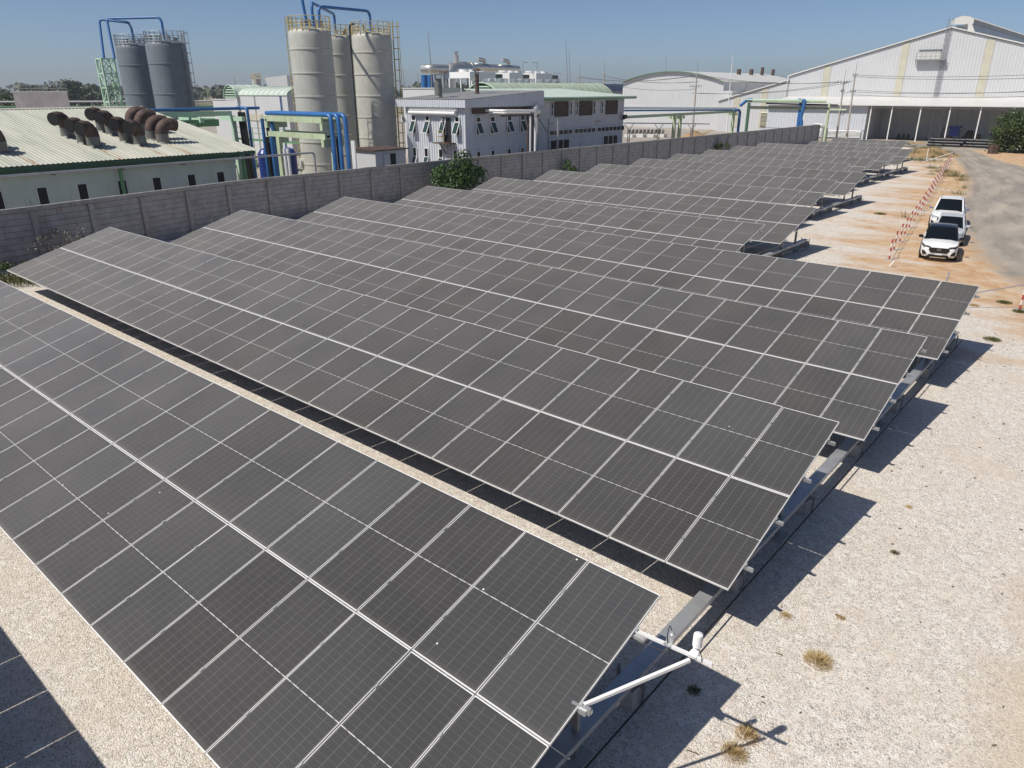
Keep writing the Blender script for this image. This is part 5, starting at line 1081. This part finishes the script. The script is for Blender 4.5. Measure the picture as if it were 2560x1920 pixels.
# ================================================================ CARS
def car(label, pos, rz, paint, roofp, L, W2, HT, kind):
    t = thing("parked_car", label, "car", pos, "cars parked beside the road", rz); k = L / 4.3; hz = HT / 1.6 * .94
    def ring(y, w, zb, zs, zt): return [(-w*.9, y, zb), (-w, y, zb+.15), (-w*1.005, y, (zb+zs)/2), (-w, y, zs-.10), (-w*.95, y, zs), (-w*.5, y, zt), (0, y, zt+.015), (w*.5, y, zt), (w*.95, y, zs), (w, y, zs-.10), (w*1.005, y, (zb+zs)/2), (w, y, zb+.15), (w*.9, y, zb)]
    S_ = [(0, .66, .34, .66, .70), (.06, .78, .28, .80, .84), (.22, .92, .24, .90, .96), (.55, .985, .22, .96, 1.03), (1.0, 1, .22, .98, 1.08), (1.35, 1, .22, 1.0, 1.10), (2.4, 1, .22, 1.02, 1.1), (3.6, 1, .24, 1.05, 1.1), (4.1, .97, .28, 1.05, 1.09), (4.25, .9, .36, 1.0, 1.04), (4.3, .82, .42, .9, .95)]
    b = MB(); R_ = [ring(y*k, w*W2, zb*hz, zs*hz, zt*hz) for (y, w, zb, zs, zt) in S_]; n = 13; vs = [p for r in R_ for p in r]
    fs = [(i*n+j, i*n+j+1, (i+1)*n+j+1, (i+1)*n+j) for i in range(len(R_)-1) for j in range(n-1)] + [(i*n+n-1, i*n, (i+1)*n, (i+1)*n+n-1) for i in range(len(R_)-1)]
    b.add(vs, fs, 0, True); b.add(R_[0], [tuple(range(n))]); b.add(R_[-1], [tuple(range(n))]); b.build("body", paint, t, local=True, sharp=40)
    # glasshouse
    wb, wt = .86*W2, .70*W2; zb = 1.05*hz; zr = HT - .06; yr = (3.3 if kind != 'pickup' else 3.0)*k; yb = (4.1 if kind != 'pickup' else 3.4)*k
    F = [(-wb, 1.28*k, zb), (-wb*.5, 1.12*k, zb+.02), (0, 1.07*k, zb+.03), (wb*.5, 1.12*k, zb+.02), (wb, 1.28*k, zb)]; T = [(-wt, 2.02*k, zr), (-wt*.5, 1.93*k, zr+.02), (0, 1.90*k, zr+.03), (wt*.5, 1.93*k, zr+.02), (wt, 2.02*k, zr)]
    g_ = MB(); g_.add(F + T, [(i, i+1, 6+i, 5+i) for i in range(4)], 0, True); g_.build("windscreen", M['cglass'], t, local=True)
    for s in (-1, 1):
        g_ = MB(); g_.poly([(s*wb, 1.30*k, zb), (s*wb*1.0, yb*.985, zb+.02), (s*wt, yr, zr), (s*wt, 2.05*k, zr)]); sw = g_.build("side_window", M['cglass'], t, local=True)
        p_ = MB(); p_.bar((s*wb, 1.26*k, zb), (s*wt, 2.02*k, zr), .075, .06); p_.bar((s*wt, 2.0*k, zr), (s*wt*1.01, yr, zr), .08, .05); p_.bar((s*wb*.99, 2.45*k, zb), (s*wt*1.01, 2.5*k, zr), .08, .05); p_.bar((s*wb*.98, 3.45*k if kind != 'pickup' else yb*.97, zb), (s*wt*1.01, yr*.98, zr), .12, .05); p_.build("pillar", paint if roofp is paint else M['carblack'], t, local=True)
    g_ = MB(); g_.poly([(-wb, yb, zb), (wb, yb, zb), (wt, yr, zr), (-wt, yr, zr)]); g_.build("rear_window", M['cglass'], t, local=True)
    r_ = MB(); nn = 7; yy = [1.90*k, 2.1*k, 2.5*k, 3.0*k, yr, yr+.05]; rows = []
    for i, y in enumerate(yy):
        hh = [0, .035, .055, .055, .03, 0][i]; rows.append([(wt*1.02*(j/3-1), y + (.12*k*abs(j/3-1)**2 if i < 2 else 0), zr + hh + .03*(1-(j/3-1)**2)) for j in range(nn)])
    r_.add([p for r in rows for p in r], [(i*nn+j, i*nn+j+1, (i+1)*nn+j+1, (i+1)*nn+j) for i in range(5) for j in range(nn-1)], 0, True)
    r_.build("roof", roofp, t, local=True, sharp=60)
    # wheels
    rw = .33*hz if kind != 'pickup' else .38
    for s in (-1, 1):
        for y in (.86*k, 3.42*k):
            x = s*W2; wq = MB(); wq.tube([(x - s*.22, y, rw), (x + s*.012, y, rw)], rw, 24); wo = wq.build("wheel", M['tyre'], t, local=True)
            wq = MB(); wq.tube([(x + s*.0125, y, rw), (x + s*.022, y, rw)], rw*.66, 16)
            for a in range(5): q = a*2*math.pi/5; wq.bar((x + s*.022, y, rw), (x + s*.022, y + rw*.62*math.cos(q), rw + rw*.62*math.sin(q)), .05, .02)
            wq.build("rim", M['chrome'], wo, local=True)
            am = MB(); am.tube([(x + s*.004, y + (rw+.06)*math.cos(a), rw + (rw+.06)*math.sin(a)) for a in [math.pi*i/10 for i in range(11)]], .035, 5); am.build("wheel_arch", M['carblack'], t, local=True)
        mq = MB(); mq.lathe([(0, 0), (.09, .01), (.12, .07), (.10, .14), (0, .16)], (s*(W2 + .1), 1.42*k, zb + .02), 12); mq.bar((s*W2*.86, 1.42*k, zb + .03), (s*(W2 + .05), 1.42*k, zb + .07), .05)
        mq.build("mirror", M['carblack'] if kind == 'suv' else (M['chrome'] if kind == 'pickup' else paint), t, local=True)
        hq = MB(); hq.add([(s*.46*W2, -.005*k + .02, .80*hz), (s*.84*W2, .10*k, .80*hz), (s*.985*W2, .40*k, .90*hz), (s*.97*W2, .52*k, .965*hz), (s*.80*W2, .16*k, .90*hz), (s*.46*W2, .04*k, .855*hz)], [(0, 1, 2, 3, 4, 5)]); 
        c_ = Vector((0, -.035, .01)); hq.v = [tuple(Vector(v) + Vector((s*.012, -.035, .012))) for v in hq.v]; hq.build("headlight", M['lamp'] if kind != 'suv' else M['carblack'], t, local=True)
        if kind == 'suv':
            hq = MB(); hq.bar((s*.48*W2, -.03, .86*hz), (s*.80*W2, .10*k, .90*hz), .02, .02); hq.bar((s*.80*W2, .10*k, .90*hz), (s*.985*W2, .44*k, .95*hz), .02, .02); hq.build("running_light", M['lamp'], t, local=True)
        fq = MB(); fq.prism([(s*.60*W2, -.02, .40*hz), (s*.86*W2, .10, .38*hz), (s*.90*W2, .14, .62*hz), (s*.74*W2, .02, .58*hz)], (0, .08, 0)); fq.v = [(v[0], v[1] - .02, v[2]) for v in fq.v]; fq.build("fog_pocket", M['carblack'], t, local=True)
    gq = MB(); gq.prism([(-.44*W2, -.04, .52*hz), (.44*W2, -.04, .52*hz), (.56*W2, -.035, .70*hz), (.50*W2, -.03, .80*hz), (-.50*W2, -.03, .80*hz), (-.56*W2, -.035, .70*hz)], (0, .09, 0)); go = gq.build("grille", M['carblack'], t, local=True)
    gq = MB(); gq.tube([(.09*math.cos(a), -.047, .70*hz + .05*math.sin(a)) for a in [2*math.pi*i/14 for i in range(15)]], .012, 5, cap=False); gq.build("badge", M['chrome'], go, local=True)
    gq = MB(); gq.prism([(-.60*W2, -.03, .27*hz), (.60*W2, -.03, .27*hz), (.52*W2, -.045, .42*hz), (-.52*W2, -.045, .42*hz)], (0, .09, 0)); gq.build("lower_grille", M['carblack'], t, local=True)
    gq = MB(); gq.box(-.42*W2, -.05, .235*hz, .42*W2, .06, .285*hz); gq.build("skid_plate", M['chrome'], t, local=True)
    gq = MB(); gq.box(-.17, -.075, .41*hz, .17, -.062, .50*hz); gq.build("number_plate", M['plate'], t, local=True)
    if kind == 'pickup':
        gq = MB(); gq.box(-W2*.95, 3.45*k, 1.1*hz, W2*.95, 3.52*k, 1.16*hz); gq.build("bed_rail", paint, t, local=True)
    gq = MB()
    for s in (-1, 1): gq.bar((s*wt*.92, 2.2*k, zr + .055), (s*wt*.92, yr*.97, zr + .06), .03, .03)
    gq.build("roof_rail", M['carblack'] if kind != 'sedan' else paint, t, local=True)
car("white crossover with glossy black roof and grille, nearest of the parked cars", (-7.76, 43.6, 0), 0.19, M['carwhite'], M['carblack'], 4.3, .88, 1.58, 'suv')
car("silver-white hatchback parked between the black-roofed crossover and the white pickup", (-8.38, 48.5, 0), 0.15, M['carsilver'], M['carsilver'], 4.2, .84, 1.5, 'sedan')
car("white pickup with big chrome mirrors, farthest of the parked cars", (-9.55, 53.7, 0), 0.15, M['carwhite'], M['carwhite'], 5.1, .94, 1.82, 'pickup')
# ================================================================ RED AND WHITE POSTS
pst = MB(); pst.tube([(0, 0, -.1), (0, 0, 1.12)], .046, 10); pst_o = pst.build("pole", M['rw']); PME = pst_o.data; bpy.data.objects.remove(pst_o)
bs = MB(); bs.box(-.2, -.2, -.05, .2, .2, .035); bs_o = bs.build("base", M['conc']); BME = bs_o.data; bpy.data.objects.remove(bs_o)
RWP = [(-9.85, 42.6), (-10.35, 45.4), (-10.75, 48.2), (-11.15, 50.9), (-11.6, 53.75), (-12.0, 56.6), (-12.42, 59.4), (-12.85, 62.2), (-13.3, 65.0), (-13.75, 67.8), (-14.2, 70.65), (-14.65, 73.45), (-15.15, 76.4), (-15.6, 79.3), (-16.05, 82.2), (-16.5, 85.1), (-16.95, 88.0), (-17.4, 90.9), (-17.85, 93.8), (-18.35, 96.7), (-18.8, 99.6), (-19.25, 102.5), (-19.75, 105.5), (-20.2, 108.5)]
for i, (x, y) in enumerate(RWP):
    t = thing("striped_post", ("nearest red and white striped post of the line left of the parked cars" if i == 0 else "farthest red and white striped post, at the road bend with a white brace" if i == len(RWP) - 1 else "red and white striped post in the roped line beside the road"), "post", (x, y, 0), "striped posts along the road")
    p = new_obj("pole", PME, t, (0, 0, 0), (random.uniform(-.03, .03), random.uniform(-.03, .03), random.random())); new_obj("base", BME, t, (0, 0, 0))
t = thing("striped_post", "red and white striped post standing alone at the right edge near the longest panels", "post", (-2.97, 35.77, 0), "striped posts along the road"); new_obj("pole", PME, t, (0, 0, 0), (0, .02, 0)); new_obj("base", BME, t)
MB().tube([(-2.98, 35.8, 1.08), (-5.9, 33.6, .35)], .025, 8).build("brace", M['galv'], t)
lastp = [o for o in bpy.data.objects if o.get("label", "").startswith("farthest red and white")][0]
MB().tube([(-20.2, 108.5, 1.05), (-22.6, 105.3, .05)], .04, 8).build("brace", M['white'], lastp)
for z, lb in ((.98, "upper thin rope strung along the striped posts"), (.52, "lower thin rope strung along the striped posts")):
    P = []
    for (xa, ya), (xb, yb) in zip(RWP, RWP[1:]):
        for i in range(5): u = i / 5; P.append((xa + (xb - xa)*u, ya + (yb - ya)*u, z - .10*4*u*(1-u)))
    P.append((*RWP[-1], z)); tag(MB().tube(P, .011, 4, cap=False).build("rope", M['rope']), lb, "rope")
for (x, y, h, lx, lb) in ((-9.35, 40.9, .32, .16, "white stub pipe leaning behind the longest panel row, before the nearest striped post"), (-6.2, 37.9, .75, .05, "grey stake standing alone behind the longest panel row")):
    tag(MB().tube([(x, y, 0), (x + lx, y, h)], .05, 8).build("stake", M['white' if lx > .1 else 'galv']), lb, "stake")
q = gz(*b7(1365, 290)); tag(MB().tube([(q.x, q.y, 0), (q.x, q.y, 1.6)], .05, 8).build("marker_post", M['white']), "slim white post standing in the dry grass beyond the panel rows", "post")
# ================================================================ PLANTS
def leaves(c, r, n, size, rnd, clumps=18, aspect=.55, squash=0.0):
    """clumped leaf faces filling an ellipsoid: returns vertices and quads"""
    V_, F_ = [], []; cl = []
    for i in range(clumps):
        while True:
            p = Vector((rnd.uniform(-1, 1), rnd.uniform(-1, 1), rnd.uniform(-.75, 1)))
            if .25 < p.length < 1: break
        cl.append((Vector((p.x*r[0], p.y*r[1], p.z*r[2])), rnd.uniform(.22, .46)))
    for i in range(n):
        q, s = cl[rnd.randrange(clumps)]
        d = Vector((rnd.gauss(0, 1), rnd.gauss(0, 1), rnd.gauss(0, 1))).normalized() * (rnd.random() ** .45)
        p = Vector(c) + q + Vector((d.x*r[0], d.y*r[1], d.z*r[2])) * s
        if p.z < .05: continue
        nrm = (d + Vector((rnd.gauss(0, .5), rnd.gauss(0, .5), .6 + rnd.gauss(0, .5)))).normalized()
        a = nrm.cross(Vector((rnd.gauss(0, 1), rnd.gauss(0, 1), rnd.gauss(0, 1)))).normalized(); b_ = nrm.cross(a); l = size * rnd.uniform(.6, 1.3); w_ = l * aspect
        k = len(V_); V_ += [p - a*l*.5, p + b_*w_*.5 + nrm*.1*l, p + a*l*.5, p - b_*w_*.5 + nrm*.1*l]; F_ += [(k, k+1, k+2), (k, k+2, k+3)]
    return V_, F_
def plant(name, label, cat, base, c, r, n, size, mt, seed, stems=5, group=None, clumps=18, aspect=.55, trunk=.05):
    rnd = random.Random(seed); t = thing(name, label, cat, base, group)
    v, f = leaves(c, r, n, size, rnd, clumps, aspect); MB().add(v, f).build("crown", M[mt], t)
    b = MB()
    for i in range(stems):
        e = Vector(c) + Vector((rnd.uniform(-.6, .6)*r[0], rnd.uniform(-.6, .6)*r[1], rnd.uniform(-.1, .6)*r[2])); s = Vector(base) + Vector((rnd.uniform(-.1, .1), rnd.uniform(-.1, .1), -.05)); m_ = s.lerp(e, .5) + Vector((rnd.uniform(-.1, .1)*r[0], rnd.uniform(-.1, .1)*r[1], .1*r[2]))
        b.tube([s, m_, e], [trunk, trunk*.7, trunk*.25], 6)
    b.build("trunk", M['bark'], t); return t
plant("shrub", "big leafy bright green shrub against the concrete wall", "shrub", (-44.2, 44.2, 0), (-44.0, 44.2, 2.0), (1.4, 2.5, 1.75), 3800, .26, 'leaf', 3, 9, clumps=30, aspect=.7)
plant("shrub", "small dark narrow shrub hugging the wall", "shrub", (-45.4, 61.9, 0), (-45.3, 61.6, 1.35), (.6, .8, 1.0), 650, .2, 'leaf', 4, 4, clumps=10)
plant("shrub", "small rounded olive shrub at the wall, far along the rows", "shrub", (-44.7, 95.3, 0), (-44.6, 95.0, 1.2), (.9, 1.35, .85), 600, .24, 'bush', 5, 4, clumps=10)
plant("tree", "big spreading dark green bushy tree beside the road at the right edge", "tree", (-15.3, 129.8, 0), (-14.6, 130.2, 2.7), (5.0, 4.2, 3.0), 14000, .36, 'bush', 6, 12, clumps=60, trunk=.16)
plant("shrub", "low green bush trailing at the foot of the big roadside tree", "shrub", (-18.3, 128.4, 0), (-18.2, 128.4, .7), (1.1, .8, .7), 500, .25, 'bush', 8, 3, clumps=8)
plant("thistle", "dry grey-green thistle by the wall at the far left, behind the second row", "plant", (-42.6, 13.2, 0), (-42.5, 13.3, 1.35), (1.2, 1.3, .9), 420, .16, 'drybush', 9, 14, clumps=14, trunk=.025)
plant("shrub", "low dark green weeds at the left edge under the thistle", "shrub", (-41.4, 11.6, 0), (-41.4, 11.4, .5), (1.2, 1.6, .6), 1100, .2, 'bush', 10, 4, clumps=14, aspect=.3)
def grass(name, label, cat, spots, mt, kind=None, seed=1, dens=130, hgt=.3, group=None):
    rnd = random.Random(seed); V_, F_ = [], []
    for (x, y, rx, ry) in spots:
        for i in range(int(dens * rx * ry) + 12):
            q = rnd.uniform(0, 2*math.pi); rr = rnd.random() ** .7; px_, py_ = x + rx*rr*math.cos(q), y + ry*rr*math.sin(q); h = hgt * rnd.uniform(.35, 1.1) * (1.15 - .6*rr); a = rnd.uniform(0, 2*math.pi); l = rnd.uniform(.15, .7)*h + .25*hgt*rr
            tip = Vector((px_ + math.cos(q if rr > .25 else a)*l, py_ + math.sin(q if rr > .25 else a)*l, h)); w_ = .0022 + .013*h if hgt < .32 else .006 + .02*h; n_ = Vector((-math.sin(a), math.cos(a), 0))*w_; b0 = Vector((px_, py_, 0)); md = b0.lerp(tip, .55) + Vector((0, 0, .14*h))
            k = len(V_); V_ += [b0 - n_, b0 + n_, md + n_*.7, md - n_*.7, tip]; F_ += [(k, k+1, k+2, k+3), (k+3, k+2, k+4)]
    o = MB().add(V_, F_).build(name, M[mt]); return tag(o, label, cat, group, kind)
def tuft(px_, py_, r, h, mt, label, seed): p = gz(px_, py_); grass("grass_tuft", label, "grass tuft", [(p.x, p.y, r, r)], mt, None, seed, 3200 / max(.08, r), h * .62)
tuft(2045, 1655, .20, .26, 'straw', "round golden dry grass tuft alone on the gravel right of the sensor arm", 21)
tuft(1868, 1840, .16, .2, 'straw', "golden dry grass tuft crossed by the shadow of the sensor arm", 22)
tuft(1835, 1885, .17, .2, 'straw', "golden dry grass tuft at the bottom edge below the sensor shadow", 23)
tuft(1735, 1728, .10, .12, 'grass', "small dark green tuft inside the shadow of the nearest row", 24)
tuft(2236, 1383, .08, .1, 'grass', "tiny olive tuft on open gravel right of the second row's shadow", 25)
tuft(1964, 1540, .10, .1, 'straw', "small dry tuft at the lower tip of the second row's shadow", 26)
tuft(2102, 1545, .07, .09, 'straw', "tiny dry tuft on the gravel above the round golden tuft", 27)
tuft(2272, 1268, .07, .09, 'straw', "tiny brown tuft on the gravel beside the third row's shadow", 28)
tuft(2480, 850, .28, .2, 'grass', "green tuft at the tip of the fourth row's shadow", 29)
tuft(2510, 757, .3, .18, 'grass', "flat green weed patch left of the lone striped post", 30)
tuft(2548, 780, .25, .2, 'grass', "green weeds around the foot of the lone striped post", 31)
tuft(2435, 764, .22, .16, 'straw', "brown weed patch right of the fourth row's upper corner", 32)
tuft(2200, 535, .45, .2, 'grass', "small weed patch on the pale gravel left of the striped posts", 33)
# the mound and the greener verge
bm_ = MB(); c = gz(*b7(1390, 235)); nR, nA = 9, 28; vs = []; rnd = random.Random(5)
for i in range(nR + 1):
    for k in range(nA):
        q = 2*math.pi*k/nA; r = i / nR; h = .95 * (math.cos(r*math.pi)*.5 + .5) * (1 + rnd.uniform(-.15, .15)); vs.append((c.x + 4.4*r*math.cos(q)*(1 + .12*math.sin(3*q)), c.y + 5.2*r*math.sin(q), h - .03))
o = MB().add(vs, [(i*nA+k, i*nA+(k+1)%nA, (i+1)*nA+(k+1)%nA, (i+1)*nA+k) for i in range(nR) for k in range(nA)], 0, True).build("earth_mound", M['earth'], sharp=80); o["kind"] = "structure"
def mz(x, y): r = math.hypot((x - c.x)/4.4, (y - c.y)/5.2); return .95*(math.cos(min(1, r)*math.pi)*.5 + .5)
sp = []
for (bx_, by_, rx, ry) in ((1350, 185, 2.2, .9), (1440, 175, 1.0, .8), (1520, 215, .8, .8), (1330, 285, 3.2, 1.4), (1250, 270, 1.2, 1.0), (1420, 260, 1.5, .8), (1400, 350, .9, .5), (1530, 385, 1.5, 1.4), (1620, 420, 1.4, 1.5), (1660, 455, .7, .8), (1680, 520, .4, .6), (1640, 575, .7, .5), (1190, 775, .5, .3), (1450, 350, 1.1, .6), (1410, 405, .5, .3)):
    p = gz(*b7(bx_, by_)); sp.append((p.x, p.y, rx, ry))
for dx_, dy_, rx, ry in ((-2.2, .5, 1.2, 1.2), (-1.0, 1.6, 1.4, 1.0), (.4, 1.0, 1.0, .8), (2.6, .4, .8, .9), (-3.0, -1.8, 1.0, 1.2), (-1.2, -2.6, 1.2, .8), (1.0, -2.2, 1.1, .9), (-.5, -.4, .7, .5), (2.2, -2.6, 1.2, .7)): sp.append((c.x + dx_, c.y + dy_, rx, ry))
go = grass("verge_grass", "patchy green and olive grass on the mound and along the posts", "grass", sp, 'grass', 'stuff', 40, 150, .5)
me = go.data
for v in me.vertices: v.co.z += mz(v.co.x, v.co.y)
go2 = grass("verge_straw", "dry yellow grass scattered over the earth verge", "grass", [(-21, 105, 3, 4), (-17, 92, 2, 4), (-15.4, 84, 1.5, 5), (-10, 118, 6, 3), (-13, 124, 5, 1.8), (-24, 112, 4, 5), (-14, 77, 1.4, 4)], 'straw', 'stuff', 41, 26, .34)
for v in go2.data.vertices: v.co.z += mz(v.co.x, v.co.y)
grass("weed_bank", "long green grass growing at the far left end between the first and second rows", "grass", [(-40.6, 10.2, 1.6, 1.0), (-39.3, 10.9, .8, .5)], 'grass', 'stuff', 42, 420, .5)
# little things by the bend
t = thing("tarp_sheet", "dark green tarpaulin slumped over debris at the end of the farthest row", "tarpaulin", (-27.3, 118, 0)); q = gz(2248, 365); b = MB(); nn = 10; vs = []
for i in range(nn + 1):
    for k in range(5): u = i/nn; vs.append((q.x - .9 + 3.3*u, q.y - .7 + .35*k, .15 + (.75*math.sin(math.pi*min(1, u*1.25 + .05)) + .08*math.sin(9*u + k)) * (1 - .15*abs(k - 2))))
b.add(vs, [(i*5+k, i*5+k+1, (i+1)*5+k+1, (i+1)*5+k) for i in range(nn) for k in range(4)], 0, True); b.build("sheet", M['tarp'], t); b = MB(); b.lathe([(.7, 0), (.5, .3), (.2, .5), (0, .55)], (q.x - .2, q.y, 0), 14); b.build("debris", M['earth'], t)
for i, (bx_, by_, lb) in enumerate(((1925, 222, "left one of two rusty red drums at the foot of the roadside tree"), (1955, 222, "right one of two rusty red drums at the foot of the roadside tree"))):
    p = gz(*b7(bx_, by_)); pr = [(.36, 0)]
    for z in (.35, .7): pr += [(.36, z - .03), (.385, z), (.36, z + .03)]
    pr += [(.36, 1.0), (.34, 1.02), (.33, .98), (0, .98)]; t = thing("oil_drum", lb, "drum", (p.x, p.y, 0), "red drums by the tree"); MB().lathe([(r*1.25, z*1.15) for r, z in pr], (p.x, p.y, 0), 18).build("body", M['rust'], t)
# twigs and dead leaves lying on the gravel
rnd = random.Random(77); V_, F_ = [], []
for i in range(420):
    x, y = rnd.uniform(-3.2, 6.5), rnd.uniform(7, 34); a = rnd.uniform(0, math.pi); l = rnd.uniform(.012, .035) * (2.4 if rnd.random() < .12 else 1); w_ = rnd.uniform(.003, .012) if l < .04 else .004; d_ = Vector((math.cos(a), math.sin(a), 0)); n_ = Vector((-d_.y, d_.x, 0)) * w_; p = Vector((x, y, .012)); k = len(V_)
    V_ += [p - d_*l - n_, p + d_*l - n_, p + d_*l + n_ + Vector((0, 0, .015)), p - d_*l + n_ + Vector((0, 0, .015))]; F_.append((k, k+1, k+2, k+3))
tag(MB().add(V_, F_).build("leaf_litter", M['bark']), "scattered dead leaves and twigs on the open gravel at right", "leaf litter", None, 'stuff')
# ================================================================ DISTANCE
rnd = random.Random(11); V_, F_ = [], []
for i in range(520):
    ang = rnd.uniform(-math.pi * .60, math.pi * .30) ; D = rnd.uniform(420, 1500); dx, dy = FWD.x, FWD.y; ln = math.hypot(dx, dy); dx, dy = dx/ln, dy/ln
    a = rnd.uniform(-.72, .72); x = D*(dx*math.cos(a) - dy*math.sin(a)); y = D*(dx*math.sin(a) + dy*math.cos(a)); hh = rnd.uniform(5, 11) * (1 + D/2500); ww = hh * rnd.uniform(.8, 1.8)
    v, f = leaves((x, y, hh*.5), (ww, ww, hh*.55), 46, hh*.42, rnd, 8, .8); k = len(V_); V_ += v; F_ += [tuple(i_ + k for i_ in q) for q in f]
tag(MB().add(V_, F_).build("distant_woods", M['farleaf']), "low dark line of woods along the whole horizon", "woods", None, 'stuff')
f = px3(b1, 300); p = f(610, 775); plant("tree", "rounded distant tree standing out above the horizon left of the lattice tower", "tree", (p.x, p.y, 0), (p.x, p.y, 7.6), (8.5, 8.5, 5.2), 1500, 1.3, 'farleaf', 51, 6, clumps=24, trunk=.4)
p = f(690, 790); plant("tree", "lower wide tree touching the rounded distant tree on its right", "tree", (p.x, p.y, 0), (p.x, p.y, 5.2), (7, 7, 3.6), 900, 1.2, 'farleaf', 52, 5, clumps=18, trunk=.35)
f = px3(b1, 150); p = f(20, 815); plant("tree", "dark green tree at the far left edge beside the concrete basin", "tree", (p.x, p.y, 0), (p.x, p.y, 5.0), (7, 7, 3.2), 2600, .7, 'bush', 53, 8, clumps=26, trunk=.25)
t = thing("dark_hall", "dark blue-roofed hall between the green vault and the curved-roof warehouse", "building", (-140, 200, 0)); f = px3(b3, 210); p, q = f(1880, 455), f(2072, 455); MB().prism([(p.x, p.y, 0), (q.x, q.y, 0), (q.x - 12, q.y + 14, 0), (p.x - 12, p.y + 14, 0)], (0, 0, p.z)).build("wall", M['greyroof'], t)
b = MB(); b.prism([(p.x - .5, p.y - .5, p.z), (q.x + .5, q.y - .5, p.z), (q.x - 12, q.y + 14, p.z + .3), (p.x - 12, p.y + 14, p.z + .3)], (0, 0, -1.8)); b.v = [(v[0], v[1], v[2] + .02) for v in b.v]; b.build("fascia", mat("navy_cladding", (.03, .05, .11), .5), t)

# ================================================================ HAZE
hm = bpy.data.materials.new("haze_air"); hm.use_nodes = True; hn = hm.node_tree.nodes; hl = hm.node_tree.links
hn.remove(hn["Principled BSDF"]); pv = hn.new("ShaderNodeVolumePrincipled"); pv.inputs["Color"].default_value = (0.80, 0.87, 0.95, 1); pv.inputs["Density"].default_value = 0.00024; pv.inputs["Anisotropy"].default_value = 0.2
hl.new(pv.outputs[0], hn["Material Output"].inputs["Volume"])
hb = MB().box(-5100, -950, -1.2, 5100, 7100, 45).build("haze", hm); hb["kind"] = "stuff"
